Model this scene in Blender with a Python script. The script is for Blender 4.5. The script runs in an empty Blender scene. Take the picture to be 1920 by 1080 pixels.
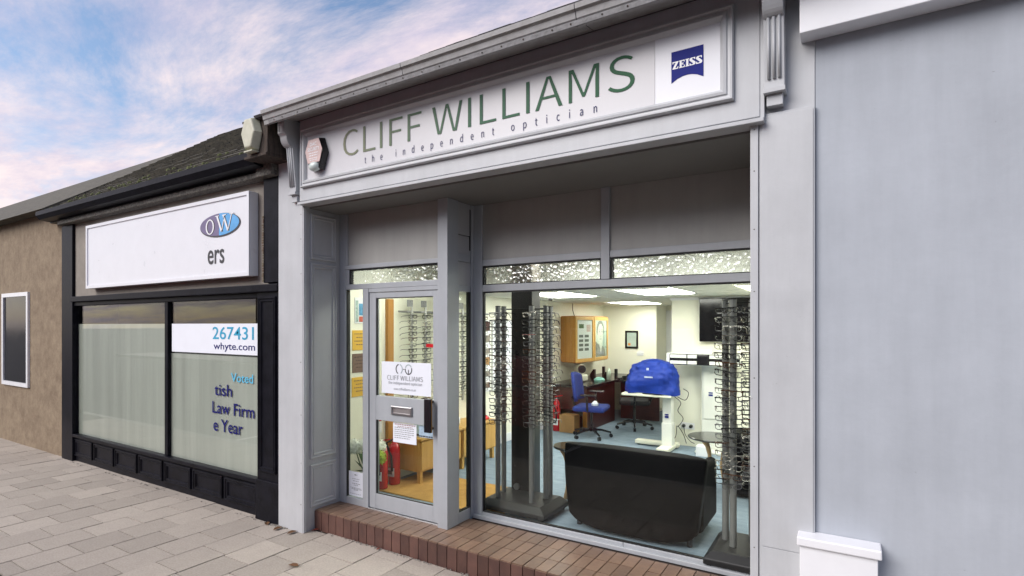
import bpy, bmesh, math, random
from mathutils import Vector, Matrix
random.seed(7)
R = math.radians
sc = bpy.context.scene
col = sc.collection

# ------------------------------------------------------------------ camera
cam_d = bpy.data.cameras.new('camera'); cam = bpy.data.objects.new('camera', cam_d); col.objects.link(cam)
cam.location = (0, -3.11, 1.85)
cam.rotation_euler = (R(90), 0, math.atan2(630, 1020))
cam_d.sensor_width = 36; cam_d.lens = 36 * 1020 / 1920
cam_d.shift_y = 70 / 1920
cam_d.clip_start = .05; cam_d.clip_end = 2000
sc.camera = cam

# ------------------------------------------------------------------ sky, sun, exposure
SUN_EL, SUN_ROT = R(37), R(-150)
wd = bpy.data.worlds.new('World'); sc.world = wd; wd.use_nodes = True
nt = wd.node_tree; nt.nodes.clear(); N = nt.nodes.new; L = nt.links.new
def wnode(t, **k):
    n = N(t)
    for a, b in k.items(): setattr(n, a, b)
    return n
sky = wnode('ShaderNodeTexSky', sky_type='NISHITA', sun_disc=False, sun_elevation=SUN_EL, sun_rotation=SUN_ROT)
sky.air_density = 1.0; sky.dust_density = 1.2; sky.ozone_density = 1.6
bg1 = N('ShaderNodeBackground'); bg1.inputs[1].default_value = .085; L(sky.outputs[0], bg1.inputs[0])
tc = N('ShaderNodeTexCoord'); sep = N('ShaderNodeSeparateXYZ'); L(tc.outputs['Generated'], sep.inputs[0])
def wm(op, a, b=None):
    n = wnode('ShaderNodeMath', operation=op)
    for i, x in enumerate((a, b)):
        if x is None: continue
        if isinstance(x, (int, float)): n.inputs[i].default_value = x
        else: L(x, n.inputs[i])
    return n.outputs[0]
zz = wm('MAXIMUM', wm('ADD', sep.outputs[2], .10), .06)
cmb = N('ShaderNodeCombineXYZ'); L(wm('DIVIDE', sep.outputs[0], zz), cmb.inputs[0]); L(wm('DIVIDE', sep.outputs[1], zz), cmb.inputs[1])
mp = N('ShaderNodeMapping'); mp.inputs['Location'].default_value = (3.1, 1.2, .4); mp.inputs['Rotation'].default_value = (0, 0, R(35)); mp.inputs['Scale'].default_value = (.75, 1.5, 1)
L(cmb.outputs[0], mp.inputs[0])
n1 = N('ShaderNodeTexNoise'); n1.inputs['Scale'].default_value = 1.05; n1.inputs['Detail'].default_value = 12; n1.inputs['Roughness'].default_value = .68; n1.inputs['Distortion'].default_value = .35
L(mp.outputs[0], n1.inputs['Vector'])
cr = N('ShaderNodeValToRGB'); cr.color_ramp.elements[0].position = .385; cr.color_ramp.elements[1].position = .60
cr.color_ramp.elements[0].color = (0, 0, 0, 1); cr.color_ramp.elements[1].color = (.93, .93, .93, 1)
L(n1.outputs[0], cr.inputs[0])
n2 = N('ShaderNodeTexNoise'); n2.inputs['Scale'].default_value = 1.9; n2.inputs['Detail'].default_value = 10; n2.inputs['Roughness'].default_value = .65; L(mp.outputs[0], n2.inputs['Vector'])
cr2 = N('ShaderNodeValToRGB'); cr2.color_ramp.elements[0].position = .36; cr2.color_ramp.elements[1].position = .62
cr2.color_ramp.elements[0].color = (.64, .58, .72, 1); cr2.color_ramp.elements[1].color = (1, .84, .83, 1)
L(n2.outputs[0], cr2.inputs[0])
bg2 = N('ShaderNodeBackground'); bg2.inputs[1].default_value = .48; L(cr2.outputs[0], bg2.inputs[0])
mx = N('ShaderNodeMixShader'); L(cr.outputs[0], mx.inputs[0]); L(bg1.outputs[0], mx.inputs[1]); L(bg2.outputs[0], mx.inputs[2])
wo = N('ShaderNodeOutputWorld'); L(mx.outputs[0], wo.inputs[0])

sl = bpy.data.lights.new('sun', 'SUN'); sl.energy = 1.5; sl.angle = R(42); sl.color = (1, .955, .92)
sun = bpy.data.objects.new('sun', sl); col.objects.link(sun)
to_sun = Vector((math.sin(SUN_ROT) * math.cos(SUN_EL), math.cos(SUN_ROT) * math.cos(SUN_EL), math.sin(SUN_EL)))
sun.rotation_euler = to_sun.to_track_quat('Z', 'Y').to_euler(); sun.location = to_sun * 30

vs = sc.view_settings; vs.view_transform = 'Standard'; vs.look = 'None'; vs.gamma = 1; vs.exposure = 1.2; vs.use_curve_mapping = False
sc.render.engine = 'CYCLES'
sc.cycles.use_denoising = True
sc.cycles.max_bounces = 8; sc.cycles.diffuse_bounces = 4; sc.cycles.glossy_bounces = 4
sc.cycles.transparent_max_bounces = 16; sc.cycles.transmission_bounces = 6
sc.cycles.sample_clamp_indirect = 6; sc.cycles.caustics_reflective = False; sc.cycles.caustics_refractive = False
LAMP = 6.7       # radiance of the shop's ceiling panels

# ------------------------------------------------------------------ materials
MATS = {}
def mat(name, c, rough=.5, metal=0, var=.12, vs_=6, bump=0, bs=60, spec=.5, coat=0, c2=None, sub=None, stretch=None, rnd=0, emit=0, specks=0):
    if name in MATS: return MATS[name]
    m = bpy.data.materials.new(name); m.use_nodes = True; t = m.node_tree; b = t.nodes['Principled BSDF']
    new, ln = t.nodes.new, t.links.new
    b.inputs['Roughness'].default_value = rough; b.inputs['Metallic'].default_value = metal
    b.inputs['Specular IOR Level'].default_value = spec; b.inputs['Coat Weight'].default_value = coat
    b.inputs['Coat Roughness'].default_value = .08
    g = new('ShaderNodeNewGeometry'); v = g.outputs['Position']
    if stretch:
        mpp = new('ShaderNodeMapping'); mpp.inputs['Scale'].default_value = stretch; ln(v, mpp.inputs[0]); v = mpp.outputs[0]
    nz = new('ShaderNodeTexNoise'); nz.inputs['Scale'].default_value = vs_; nz.inputs['Detail'].default_value = 6; nz.inputs['Roughness'].default_value = .65
    ln(v, nz.inputs['Vector'])
    rp = new('ShaderNodeValToRGB'); rp.color_ramp.elements[0].position = .3; rp.color_ramp.elements[1].position = .7
    d = c2 if c2 else tuple(max(0, x * (1 - var)) for x in c)
    u = c if c2 else tuple(min(1, x * (1 + var)) for x in c)
    rp.color_ramp.elements[0].color = (*d, 1); rp.color_ramp.elements[1].color = (*u, 1)
    ln(nz.outputs[0], rp.inputs[0]); out = rp.outputs[0]
    if specks:
        ns = new('ShaderNodeTexNoise'); ns.inputs['Scale'].default_value = 17; ns.inputs['Detail'].default_value = 9; ns.inputs['Roughness'].default_value = .75; ln(g.outputs['Position'], ns.inputs['Vector'])
        sr_ = new('ShaderNodeValToRGB'); sr_.color_ramp.elements[0].position = .665; sr_.color_ramp.elements[1].position = .70; ln(ns.outputs[0], sr_.inputs[0])
        sm = new('ShaderNodeMath'); sm.operation = 'MULTIPLY'; sm.inputs[1].default_value = specks; ln(sr_.outputs[0], sm.inputs[0])
        mxs = new('ShaderNodeMixRGB'); mxs.inputs[2].default_value = (.13, .12, .115, 1); ln(sm.outputs[0], mxs.inputs[0]); ln(out, mxs.inputs[1]); out = mxs.outputs[0]
        nw = new('ShaderNodeTexNoise'); nw.inputs['Scale'].default_value = 1.0; nw.inputs['Detail'].default_value = 8; nw.inputs['Roughness'].default_value = .7
        mw = new('ShaderNodeMapping'); mw.inputs['Scale'].default_value = (9, 9, .7); ln(g.outputs['Position'], mw.inputs[0]); ln(mw.outputs[0], nw.inputs['Vector'])
        rw = new('ShaderNodeMapRange'); rw.inputs[1].default_value = .35; rw.inputs[2].default_value = .7; rw.inputs[3].default_value = 1.03; rw.inputs[4].default_value = .94; ln(nw.outputs[0], rw.inputs[0])
        hw_ = new('ShaderNodeHueSaturation'); ln(rw.outputs[0], hw_.inputs['Value']); ln(out, hw_.inputs['Color']); out = hw_.outputs[0]
    if rnd:
        oi = new('ShaderNodeObjectInfo'); hs = new('ShaderNodeHueSaturation')
        mr = new('ShaderNodeMapRange'); mr.inputs[3].default_value = 1 - rnd; mr.inputs[4].default_value = 1 + rnd
        ln(oi.outputs['Random'], mr.inputs[0]); ln(mr.outputs[0], hs.inputs['Value']); ln(out, hs.inputs['Color']); out = hs.outputs[0]
    ln(out, b.inputs['Base Color'])
    rr = new('ShaderNodeMapRange'); rr.inputs[3].default_value = max(0, rough - .08); rr.inputs[4].default_value = min(1, rough + .08)
    ln(nz.outputs[0], rr.inputs[0]); ln(rr.outputs[0], b.inputs['Roughness'])
    if bump:
        n3 = new('ShaderNodeTexNoise'); n3.inputs['Scale'].default_value = bs; n3.inputs['Detail'].default_value = 4; ln(v, n3.inputs['Vector'])
        bp = new('ShaderNodeBump'); bp.inputs['Strength'].default_value = bump; bp.inputs['Distance'].default_value = .01
        ln(n3.outputs[0], bp.inputs['Height']); ln(bp.outputs[0], b.inputs['Normal'])
    if emit:
        b.inputs['Emission Color'].default_value = (*c, 1); b.inputs['Emission Strength'].default_value = emit
    MATS[name] = m
    return m
def glass(name, tint=(.97, .99, .97), f0=.024):
    m = bpy.data.materials.new(name); m.use_nodes = True; t = m.node_tree; t.nodes.clear(); new, ln = t.nodes.new, t.links.new
    g = new('ShaderNodeNewGeometry'); dp = new('ShaderNodeVectorMath'); dp.operation = 'DOT_PRODUCT'
    ln(g.outputs['Normal'], dp.inputs[0]); ln(g.outputs['Incoming'], dp.inputs[1])
    def mm(op, a, b=None):
        n = new('ShaderNodeMath'); n.operation = op
        for i, x in enumerate((a, b)):
            if x is None: continue
            if isinstance(x, (int, float)): n.inputs[i].default_value = x
            else: ln(x, n.inputs[i])
        return n.outputs[0]
    k = mm('POWER', mm('SUBTRACT', 1.0, mm('ABSOLUTE', dp.outputs['Value'])), 5.0)
    fac = mm('ADD', mm('MULTIPLY', k, 1 - f0), f0)
    tr = new('ShaderNodeBsdfTransparent'); tr.inputs[0].default_value = (*tint, 1)
    gl = new('ShaderNodeBsdfGlossy'); gl.inputs['Roughness'].default_value = 0.0
    mxx = new('ShaderNodeMixShader'); ln(fac, mxx.inputs[0]); ln(tr.outputs[0], mxx.inputs[1]); ln(gl.outputs[0], mxx.inputs[2])
    o = new('ShaderNodeOutputMaterial'); ln(mxx.outputs[0], o.inputs[0]); MATS[name] = m
    return m
def textured_glass(name):
    m = bpy.data.materials.new(name); m.use_nodes = True; t = m.node_tree; t.nodes.clear(); new, ln = t.nodes.new, t.links.new
    g = new('ShaderNodeNewGeometry')
    nz = new('ShaderNodeTexNoise'); nz.inputs['Scale'].default_value = 9; nz.inputs['Detail'].default_value = 1; ln(g.outputs['Position'], nz.inputs['Vector'])
    ad = new('ShaderNodeMixRGB'); ad.blend_type = 'ADD'; ad.inputs[0].default_value = .08; ln(g.outputs['Position'], ad.inputs[1]); ln(nz.outputs['Color'], ad.inputs[2])
    vo = new('ShaderNodeTexVoronoi'); vo.feature = 'SMOOTH_F1'; vo.inputs['Scale'].default_value = 33; vo.inputs['Smoothness'].default_value = .35; ln(ad.outputs[0], vo.inputs['Vector'])
    bp = new('ShaderNodeBump'); bp.inputs['Strength'].default_value = .9; bp.inputs['Distance'].default_value = .0055; ln(vo.outputs['Distance'], bp.inputs['Height'])
    rf = new('ShaderNodeBsdfRefraction'); rf.inputs['IOR'].default_value = 1.26; rf.inputs['Roughness'].default_value = .2; ln(bp.outputs[0], rf.inputs['Normal'])
    rf.inputs[0].default_value = (.84, .87, .86, 1)
    gl = new('ShaderNodeBsdfGlossy'); gl.inputs['Roughness'].default_value = .05; ln(bp.outputs[0], gl.inputs['Normal'])
    mxx = new('ShaderNodeMixShader'); mxx.inputs[0].default_value = .12; ln(rf.outputs[0], mxx.inputs[1]); ln(gl.outputs[0], mxx.inputs[2])
    o = new('ShaderNodeOutputMaterial'); ln(mxx.outputs[0], o.inputs[0]); MATS[name] = m
    return m
def ramp_x(name, stops, x0, x1, rough=.4):
    m = bpy.data.materials.new(name); m.use_nodes = True; t = m.node_tree; b = t.nodes['Principled BSDF']; new, ln = t.nodes.new, t.links.new
    g = new('ShaderNodeNewGeometry'); s = new('ShaderNodeSeparateXYZ'); ln(g.outputs['Position'], s.inputs[0])
    mr = new('ShaderNodeMapRange'); mr.inputs[1].default_value = x0; mr.inputs[2].default_value = x1; ln(s.outputs[0], mr.inputs[0])
    rp = new('ShaderNodeValToRGB'); e = rp.color_ramp.elements
    while len(e) < len(stops): e.new(.5)
    for el, (p, c) in zip(e, stops): el.position = p; el.color = (*c, 1)
    b.inputs['Specular IOR Level'].default_value = .15
    ln(mr.outputs[0], rp.inputs[0]); ln(rp.outputs[0], b.inputs['Base Color']); b.inputs['Roughness'].default_value = rough
    MATS[name] = m
    return m

GREY = mat('grey_paint', (.475, .49, .51), .42, specks=.7, var=.06, vs_=3.5, bump=.04, bs=90)
GREY2 = mat('grey_frame_paint', (.37, .392, .42), .38, specks=.3, var=.05, vs_=4, bump=.02, bs=140)
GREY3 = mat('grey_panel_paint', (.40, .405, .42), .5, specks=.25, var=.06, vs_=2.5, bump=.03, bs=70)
SOFF = mat('shaded_soffit_paint', (.19, .19, .18), .55, var=.08, vs_=2.5, bump=.04)  # shade under the header is put into this colour; the paint matches the fascia
PANB = mat('shaded_taupe_panel', (.35, .35, .335), .5, specks=.2, var=.06, vs_=2.5, bump=.03)  # warm panel grey with the shade of the recess mixed into it
SIGNG = mat('sign_face', (.57, .57, .595), .32, var=.03, vs_=3)
WHITE = mat('white_gloss', (.78, .79, .82), .3, var=.03)
WALLW = mat('interior_wall', (.83, .82, .70), .7, var=.03, vs_=2, bump=.03, bs=120)
CEILW = mat('ceiling_tile_white', (.74, .74, .67), .85, var=.03, bump=.12, bs=160)
BLACK = mat('black_gloss', (.012, .012, .015), .22, var=.3, bump=.05, bs=40)
BLACKP = mat('black_paint_aged', (.008, .008, .012), .38, var=.5, vs_=9, bump=.1, bs=35, spec=.1)
RUBBER = mat('black_rubber', (.008, .008, .008), .6)
DARK = mat('charcoal_plastic', (.014, .015, .016), .45, var=.15, spec=.3)
METAL = mat('brushed_metal', (.45, .45, .46), .33, metal=.9, var=.08)
POLE = mat('grey_pole', (.21, .213, .215), .4, metal=.4, var=.1)
STEEL = mat('polished_steel', (.6, .58, .55), .22, metal=1, var=.05)
OAK = mat('honey_oak', (.60, .36, .105), .45, c2=(.50, .28, .07), vs_=3, stretch=(9, 9, 1.1), bump=.05, bs=30)
OAKD = mat('orange_oak', (.50, .24, .05), .42, c2=(.38, .16, .03), vs_=3, stretch=(9, 9, 1.0), bump=.05, bs=30)
MAHOG = mat('dark_red_wood', (.05, .014, .013), .35, var=.3, stretch=(1, 1, 6))
CARPET = mat('blue_carpet', (.245, .315, .385), .95, c2=(.15, .205, .265), vs_=5, stretch=(1, 3, 1), bump=.35, bs=260)
COIR = mat('coir_mat', (.56, .32, .085), .95, c2=(.42, .22, .05), vs_=12, bump=.6, bs=220)
SLAB = mat('concrete_slab', (.435, .39, .34), .85, c2=(.31, .275, .235), vs_=75, bump=.35, bs=120, specks=.45, rnd=.13)
JOINT = mat('sand_joint', (.07, .06, .05), .95, var=.3, vs_=40, bump=.3)
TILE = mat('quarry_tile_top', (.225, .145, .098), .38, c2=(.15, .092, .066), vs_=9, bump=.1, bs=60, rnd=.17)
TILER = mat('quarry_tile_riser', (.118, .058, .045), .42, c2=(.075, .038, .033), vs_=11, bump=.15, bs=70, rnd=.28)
GROUT = mat('dark_grout', (.055, .04, .034), .9, var=.3)
ASPH = mat('asphalt', (.055, .055, .058), .9, var=.35, vs_=60, bump=.5, bs=150)
KERB = mat('kerb_stone', (.34, .33, .31), .85, var=.2, vs_=20, bump=.2)
GUT = mat('weathered_gutter_paint', (.34, .34, .345), .6, c2=(.24, .235, .23), vs_=14, bump=.15, bs=50)
SLATE = mat('slate', (.095, .092, .095), .7, c2=(.05, .05, .052), vs_=8, bump=.2, bs=40)
SLATEM = mat('mossy_slate', (.125, .115, .088), .9, c2=(.045, .043, .038), vs_=9, bump=.4, bs=60)
STONE = mat('sandstone', (.30, .235, .16), .9, c2=(.18, .13, .085), vs_=7, bump=.4, bs=30, rnd=.15)
STONED = mat('weathered_stone', (.24, .23, .205), .95, c2=(.03, .03, .03), vs_=38, bump=.5, bs=70)
TAN = mat('tan_board', (.24, .215, .185), .7, var=.15, vs_=5, bump=.1)
TIMBER = mat('old_timber', (.085, .062, .048), .9, c2=(.02, .016, .014), vs_=10, stretch=(4, 4, .8), bump=.4)
SIGNW = mat('sign_white', (.72, .735, .78), .3, var=.03, vs_=4)
CREAM = mat('old_cream_plastic', (.55, .55, .44), .45, c2=(.42, .42, .31), vs_=14, bump=.05)
FILM = mat('frosted_film', (.42, .43, .40), .4, var=.16, vs_=1.0, stretch=(7, 7, .25))
NAVY = mat('navy_print', (.008, .008, .13), .5, spec=.15)
CYAN = mat('cyan_print', (.03, .34, .55), .4)
LCYAN = mat('pale_cyan_print', (.10, .48, .72), .4)
INK = mat('dark_ink', (.04, .04, .045), .5)
INKG = mat('grey_ink', (.25, .26, .28), .5)
PAPER = mat('paper', (.76, .79, .86), .6, var=.02)
YELLOWP = mat('yellow_paper', (.74, .44, .05), .6, var=.04)
BROWNP = mat('brown_plaque', (.17, .10, .075), .5, var=.25, vs_=40)
RED = mat('red_enamel', (.52, .012, .02), .25, var=.06, coat=.4)
REDC = mat('red_car_paint', (.72, .012, .03), .25, var=.04, coat=.8)
BLUEF = mat('blue_fabric', (.012, .034, .20), .85, var=.2, vs_=30, bump=.2, bs=200)
BLUEN = mat('blue_nylon', (.007, .034, .29), .55, c2=(.005, .024, .20), vs_=5, bump=.35, bs=16, spec=.25)
BLACKF = mat('black_fabric', (.012, .012, .014), .9, var=.2)
LEATHER = mat('black_leather', (.003, .003, .0035), .5, var=.2, spec=.02)
IVORY = mat('ivory_plastic', (.72, .72, .60), .4, var=.03)
EQUIP = mat('white_equipment', (.74, .75, .71), .35, var=.02)
LOGOB = mat('logo_blue', (.010, .018, .20), .55, spec=.15, var=.08, vs_=8)
PURPLE = mat('logo_mauve', (.16, .13, .24), .4)
SKYB = mat('logo_sky_blue', (.10, .36, .70), .4)
PETALW = mat('white_petal', (.88, .90, .82), .6, var=.05, vs_=30)
PETALG = mat('lime_petal', (.40, .55, .03), .6, var=.2, vs_=30)
LEAFG = mat('green_leaf', (.05, .11, .03), .6, var=.3, vs_=20)
LEAFB = mat('fallen_leaf', (.12, .055, .02), .8, var=.4, vs_=40)
LEAFR = mat('fallen_red_leaf', (.22, .05, .03), .8, var=.3, vs_=40)
CARD = mat('cardboard', (.34, .19, .075), .8, var=.1)
SCREEN = mat('tv_screen', (.006, .006, .008), .12)
PINKW = mat('faded_pink_face', (.58, .43, .41), .45, var=.12, vs_=25)
LENSW = mat('translucent_lens', (.58, .66, .64), .2, var=.06)
SKIN = mat('portrait_grey', (.62, .64, .58), .6, var=.1)
SKIND = mat('portrait_dark', (.10, .11, .105), .6, var=.2)
PALEG = mat('portrait_backdrop', (.46, .56, .50), .6, var=.05)
PANE = glass('window_glass', f0=.021)
PANEL_ = glass('neighbour_glass', f0=.05)
PANED = glass('window_glass_door', (.96, .99, .95))
TEXG = textured_glass('patterned_glass')
LEDP = mat('light_diffuser', (1, .98, .91), .5, var=0, emit=LAMP)
LEDW = mat('window_light_diffuser', (1, .98, .92), .5, var=0, emit=LAMP * .9)

# ------------------------------------------------------------------ mesh helpers
class M:
    def __init__(s): s.v = []; s.f = []
    def add(s, vs, fs):
        o = len(s.v); s.v += [tuple(p) for p in vs]; s.f += [tuple(i + o for i in q) for q in fs]; return s
    def box(s, x0, x1, y0, y1, z0, z1):
        x0, x1 = sorted((x0, x1)); y0, y1 = sorted((y0, y1)); z0, z1 = sorted((z0, z1))
        return s.add([(x, y, z) for z in (z0, z1) for y in (y0, y1) for x in (x0, x1)],
                     [(0, 2, 3, 1), (4, 5, 7, 6), (0, 1, 5, 4), (2, 6, 7, 3), (0, 4, 6, 2), (1, 3, 7, 5)])
    def prism(s, pts, vec):
        n = len(pts); v = Vector(vec)
        return s.add([Vector(p) for p in pts] + [Vector(p) + v for p in pts],
                     [tuple(range(n))[::-1], tuple(range(n, 2 * n))] + [(i, (i + 1) % n, n + (i + 1) % n, n + i) for i in range(n)])
    def poly(s, pts): return s.add(pts, [tuple(range(len(pts)))])
    def cyl(s, p0, p1, r0, r1=None, n=12, caps=True):
        r1 = r0 if r1 is None else r1
        p0, p1 = Vector(p0), Vector(p1); ax = (p1 - p0).normalized()
        u = ax.orthogonal().normalized(); w = ax.cross(u)
        vs = []
        for p, r in ((p0, r0), (p1, r1)):
            for i in range(n):
                a = 2 * math.pi * i / n; vs.append(p + r * (math.cos(a) * u + math.sin(a) * w))
        fs = [(i, (i + 1) % n, n + (i + 1) % n, n + i) for i in range(n)]
        if caps: fs += [tuple(range(n))[::-1], tuple(range(n, 2 * n))]
        return s.add(vs, fs)
    def tube(s, pts, r, n=6, r1=None):
        pts = [Vector(p) for p in pts]; k = len(pts); vs = []; u = None
        for j, p in enumerate(pts):
            d = (pts[min(j + 1, k - 1)] - pts[max(j - 1, 0)]).normalized()
            u = d.orthogonal().normalized() if u is None else (u - d * u.dot(d)).normalized()
            w = d.cross(u); rr = r if r1 is None else r + (r1 - r) * j / (k - 1)
            vs += [p + rr * (math.cos(2 * math.pi * i / n) * u + math.sin(2 * math.pi * i / n) * w) for i in range(n)]
        fs = [(j * n + i, j * n + (i + 1) % n, (j + 1) * n + (i + 1) % n, (j + 1) * n + i) for j in range(k - 1) for i in range(n)]
        fs += [tuple(range(n))[::-1], tuple(range((k - 1) * n, k * n))]
        return s.add(vs, fs)
    def lathe(s, prof, c, n=16):
        vs = [(c[0] + r * math.cos(2 * math.pi * i / n), c[1] + r * math.sin(2 * math.pi * i / n), c[2] + z) for r, z in prof for i in range(n)]
        k = len(prof)
        fs = [(j * n + i, j * n + (i + 1) % n, (j + 1) * n + (i + 1) % n, (j + 1) * n + i) for j in range(k - 1) for i in range(n)]
        fs += [tuple(range(n))[::-1], tuple(range((k - 1) * n, k * n))]
        return s.add(vs, fs)
    def frame(s, a0, a1, b0, b1, prof, fn):
        # mitred moulding round a rectangle: prof = [(inset, height)], fn(a, b, h) -> point
        k = len(prof); vs = []
        for (d, h) in prof:
            vs += [fn(a0 + d, b0 + d, h), fn(a1 - d, b0 + d, h), fn(a1 - d, b1 - d, h), fn(a0 + d, b1 - d, h)]
        fs = [(j * 4 + i, j * 4 + (i + 1) % 4, (j + 1) * 4 + (i + 1) % 4, (j + 1) * 4 + i) for j in range(k - 1) for i in range(4)]
        return s.add(vs, fs)
    def mesh(s, name, smooth=False):
        me = bpy.data.meshes.new(name); me.from_pydata(s.v, [], s.f)
        bm = bmesh.new(); bm.from_mesh(me); bmesh.ops.recalc_face_normals(bm, faces=bm.faces); bm.to_mesh(me); bm.free()
        if smooth:
            for p in me.polygons: p.use_smooth = True
        return me
def smooth_pts(pts, n=6):
    P = [Vector(p) for p in pts]; P = [P[0]] + P + [P[-1]]; out = []
    for i in range(1, len(P) - 2):
        a, b, c, d = P[i - 1:i + 3]
        for k in range(n):
            t = k / n; out.append(.5 * ((2 * b) + (c - a) * t + (2 * a - 5 * b + 4 * c - d) * t * t + (3 * b - a - 3 * c + d) * t ** 3))
    return out + [P[-2]]
def tag(o, label=None, cat=None, group=None, kind=None):
    for k, v in (('label', label), ('category', cat), ('group', group), ('kind', kind)):
        if v: o[k] = v
    return o
ORG = {}
def O(name, m, mt, parent=None, label=None, cat=None, group=None, kind=None, smooth=False, bevel=0, local=False, seg=2):
    me = m if isinstance(m, bpy.types.Mesh) else m.mesh(name, smooth)
    if mt and not me.materials: me.materials.append(mt)
    o = bpy.data.objects.new(name, me); col.objects.link(o)
    if parent:
        o.parent = parent
        if not local: o.location = -ORG.get(parent.name, Vector())
    ORG[o.name] = Vector()
    if bevel:
        b = o.modifiers.new('bevel', 'BEVEL'); b.width = bevel; b.segments = seg; b.limit_method = 'ANGLE'; b.angle_limit = R(40)
    return tag(o, label, cat, group, kind)
def T(name, label, cat, loc=(0, 0, 0), group=None, rz=0):
    o = bpy.data.objects.new(name, None); col.objects.link(o); o.location = loc; o.rotation_euler = (0, 0, rz); o.empty_display_size = .1
    ORG[o.name] = Vector(loc)
    return tag(o, label, cat, group)
def B(name, b, mt, parent=None, **k): return O(name, M().box(*b), mt, parent, **k)
def boxes(*bs):
    m = M()
    for b in bs: m.box(*b)
    return m
def copy_tree(o, parent=None):
    c = o.copy(); col.objects.link(c); c.parent = parent
    for ch in o.children: copy_tree(ch, c)
    return c
def front(y): return lambda a, b, h: (a, y - h, b)         # a = x, b = z, facing -Y
def side(x): return lambda a, b, h: (x + h, a, b)          # a = y, b = z, facing +X
try: FNT = bpy.data.fonts.load(bpy.utils.system_resource('DATAFILES', path='fonts') + '/Noto Sans CJK Regular.woff2')   # Blender's own bundled face
except Exception: FNT = None
def text_pts(body, spacing=1.0, bold=0):
    c = bpy.data.curves.new('t', 'FONT'); c.body = body; c.space_character = spacing; c.resolution_u = 4; c.offset = bold
    if FNT and bold <= 0: c.font = FNT
    o = bpy.data.objects.new('t', c); col.objects.link(o)
    dg = bpy.context.evaluated_depsgraph_get(); me = bpy.data.meshes.new_from_object(o.evaluated_get(dg))
    vs = [(v.co.x, v.co.y) for v in me.vertices]; fs = [tuple(p.vertices) for p in me.polygons]
    bpy.data.objects.remove(o); bpy.data.curves.remove(c); bpy.data.meshes.remove(me)
    return vs, fs
def text(name, body, a0, a1, b0, b1, fn, mt, parent, spacing=1.0, bold=0, split=False):
    vs, fs = text_pts(body, spacing, bold)
    xa, xb = min(v[0] for v in vs), max(v[0] for v in vs); ya, yb = min(v[1] for v in vs), max(v[1] for v in vs)
    W = [fn(a0 + (x - xa) / (xb - xa) * (a1 - a0), b0 + (y - ya) / (yb - ya) * (b1 - b0), 0) for x, y in vs]
    groups = [fs]
    if split:                                   # one object for each letter: islands that overlap along the line belong together
        par = list(range(len(vs)))
        def find(i):
            while par[i] != i: par[i] = par[par[i]]; i = par[i]
            return i
        for f in fs:
            for q in f[1:]: par[find(q)] = find(f[0])
        isl = {}
        for f in fs: isl.setdefault(find(f[0]), []).append(f)
        sp = sorted((min(vs[i][0] for f in g for i in f), max(vs[i][0] for f in g for i in f), g) for g in isl.values())
        groups = []; end = -1e9
        for lo, hi, g in sp:
            if lo < end - .02: groups[-1] += g; end = max(end, hi)
            else: groups.append(list(g)); end = hi
    for g in groups:
        idx = sorted({i for f in g for i in f}); mp_ = {k: n for n, k in enumerate(idx)}
        me = bpy.data.meshes.new('letter' if split else name); me.from_pydata([W[i] for i in idx], [], [tuple(mp_[i] for i in f) for f in g]); me.materials.append(mt)
        o = O('letter' if split else name, me, mt, parent)
        if not split: o['kind'] = 'stuff'
def lines(rows, a0, a1, fn):
    m = M()
    for i, (z, h, l, r) in enumerate(rows):
        x = a0 + (a1 - a0) * l
        while x < a0 + (a1 - a0) * r - .004:
            w = min(random.uniform(.012, .03), a0 + (a1 - a0) * r - x)
            m.poly([fn(x, z, 0), fn(x + w, z, 0), fn(x + w, z + h, 0), fn(x, z + h, 0)]); x += w + .006
    return m
# ------------------------------------------------------------------ ground, road, pavement
O('ground', M().box(-400, 400, -400, 400, -.5, -.13), ASPH, kind='structure')
pav = B('pavement', (-26, 9, -1.66, .16, -.129, -.014), JOINT, kind='structure')
slab_mesh = M().box(-.162, .162, -.18, .18, -.03, 0).mesh('paving_slab'); slab_mesh.materials.append(SLAB)
slab_small = M().box(-.162, .162, -.085, .085, -.03, 0).mesh('paving_slab'); slab_small.materials.append(SLAB)
def slab(me, x, y, sy=1):
    o = bpy.data.objects.new('paving_slab', me); col.objects.link(o); o.parent = pav; o.scale = (1, sy, 1)
    o.location = (x, y, random.uniform(-.003, .001)); o.rotation_euler = (random.gauss(0, .0035), random.gauss(0, .0035), random.gauss(0, .004))
for i in range(-27, 13):
    xc = -3.605 + .333 * (i + .5)
    y0 = {-1: -.02, -2: -.235, 0: -.163, 1: .03}.get(i, (-.05, .135)[i % 2] + random.uniform(-.02, .02))
    y = y0 - .37 * 6
    while y < .16:
        a, b = max(y, -1.66), min(y + .37, .16)
        if b - a > .03: slab(slab_mesh, xc, (a + b) / 2, (b - a) / .37)
        y += .37
B('kerb', (-26, 9, -1.80, -1.67, -.3, .0), KERB, kind='structure', bevel=.02)
m = M()
for x in (-9.0, -6.4, -3.8, -1.2, 1.4, 4.0): m.box(x, x + .1, -4.0, -1.83, -.129, -.125)
O('road_marking', m, mat('road_paint', (.7, .7, .68), .7, var=.15, vs_=30), kind='structure')
B('far_pavement', (-40, 40, -16, -13, -.129, .0), KERB, kind='structure')

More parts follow.
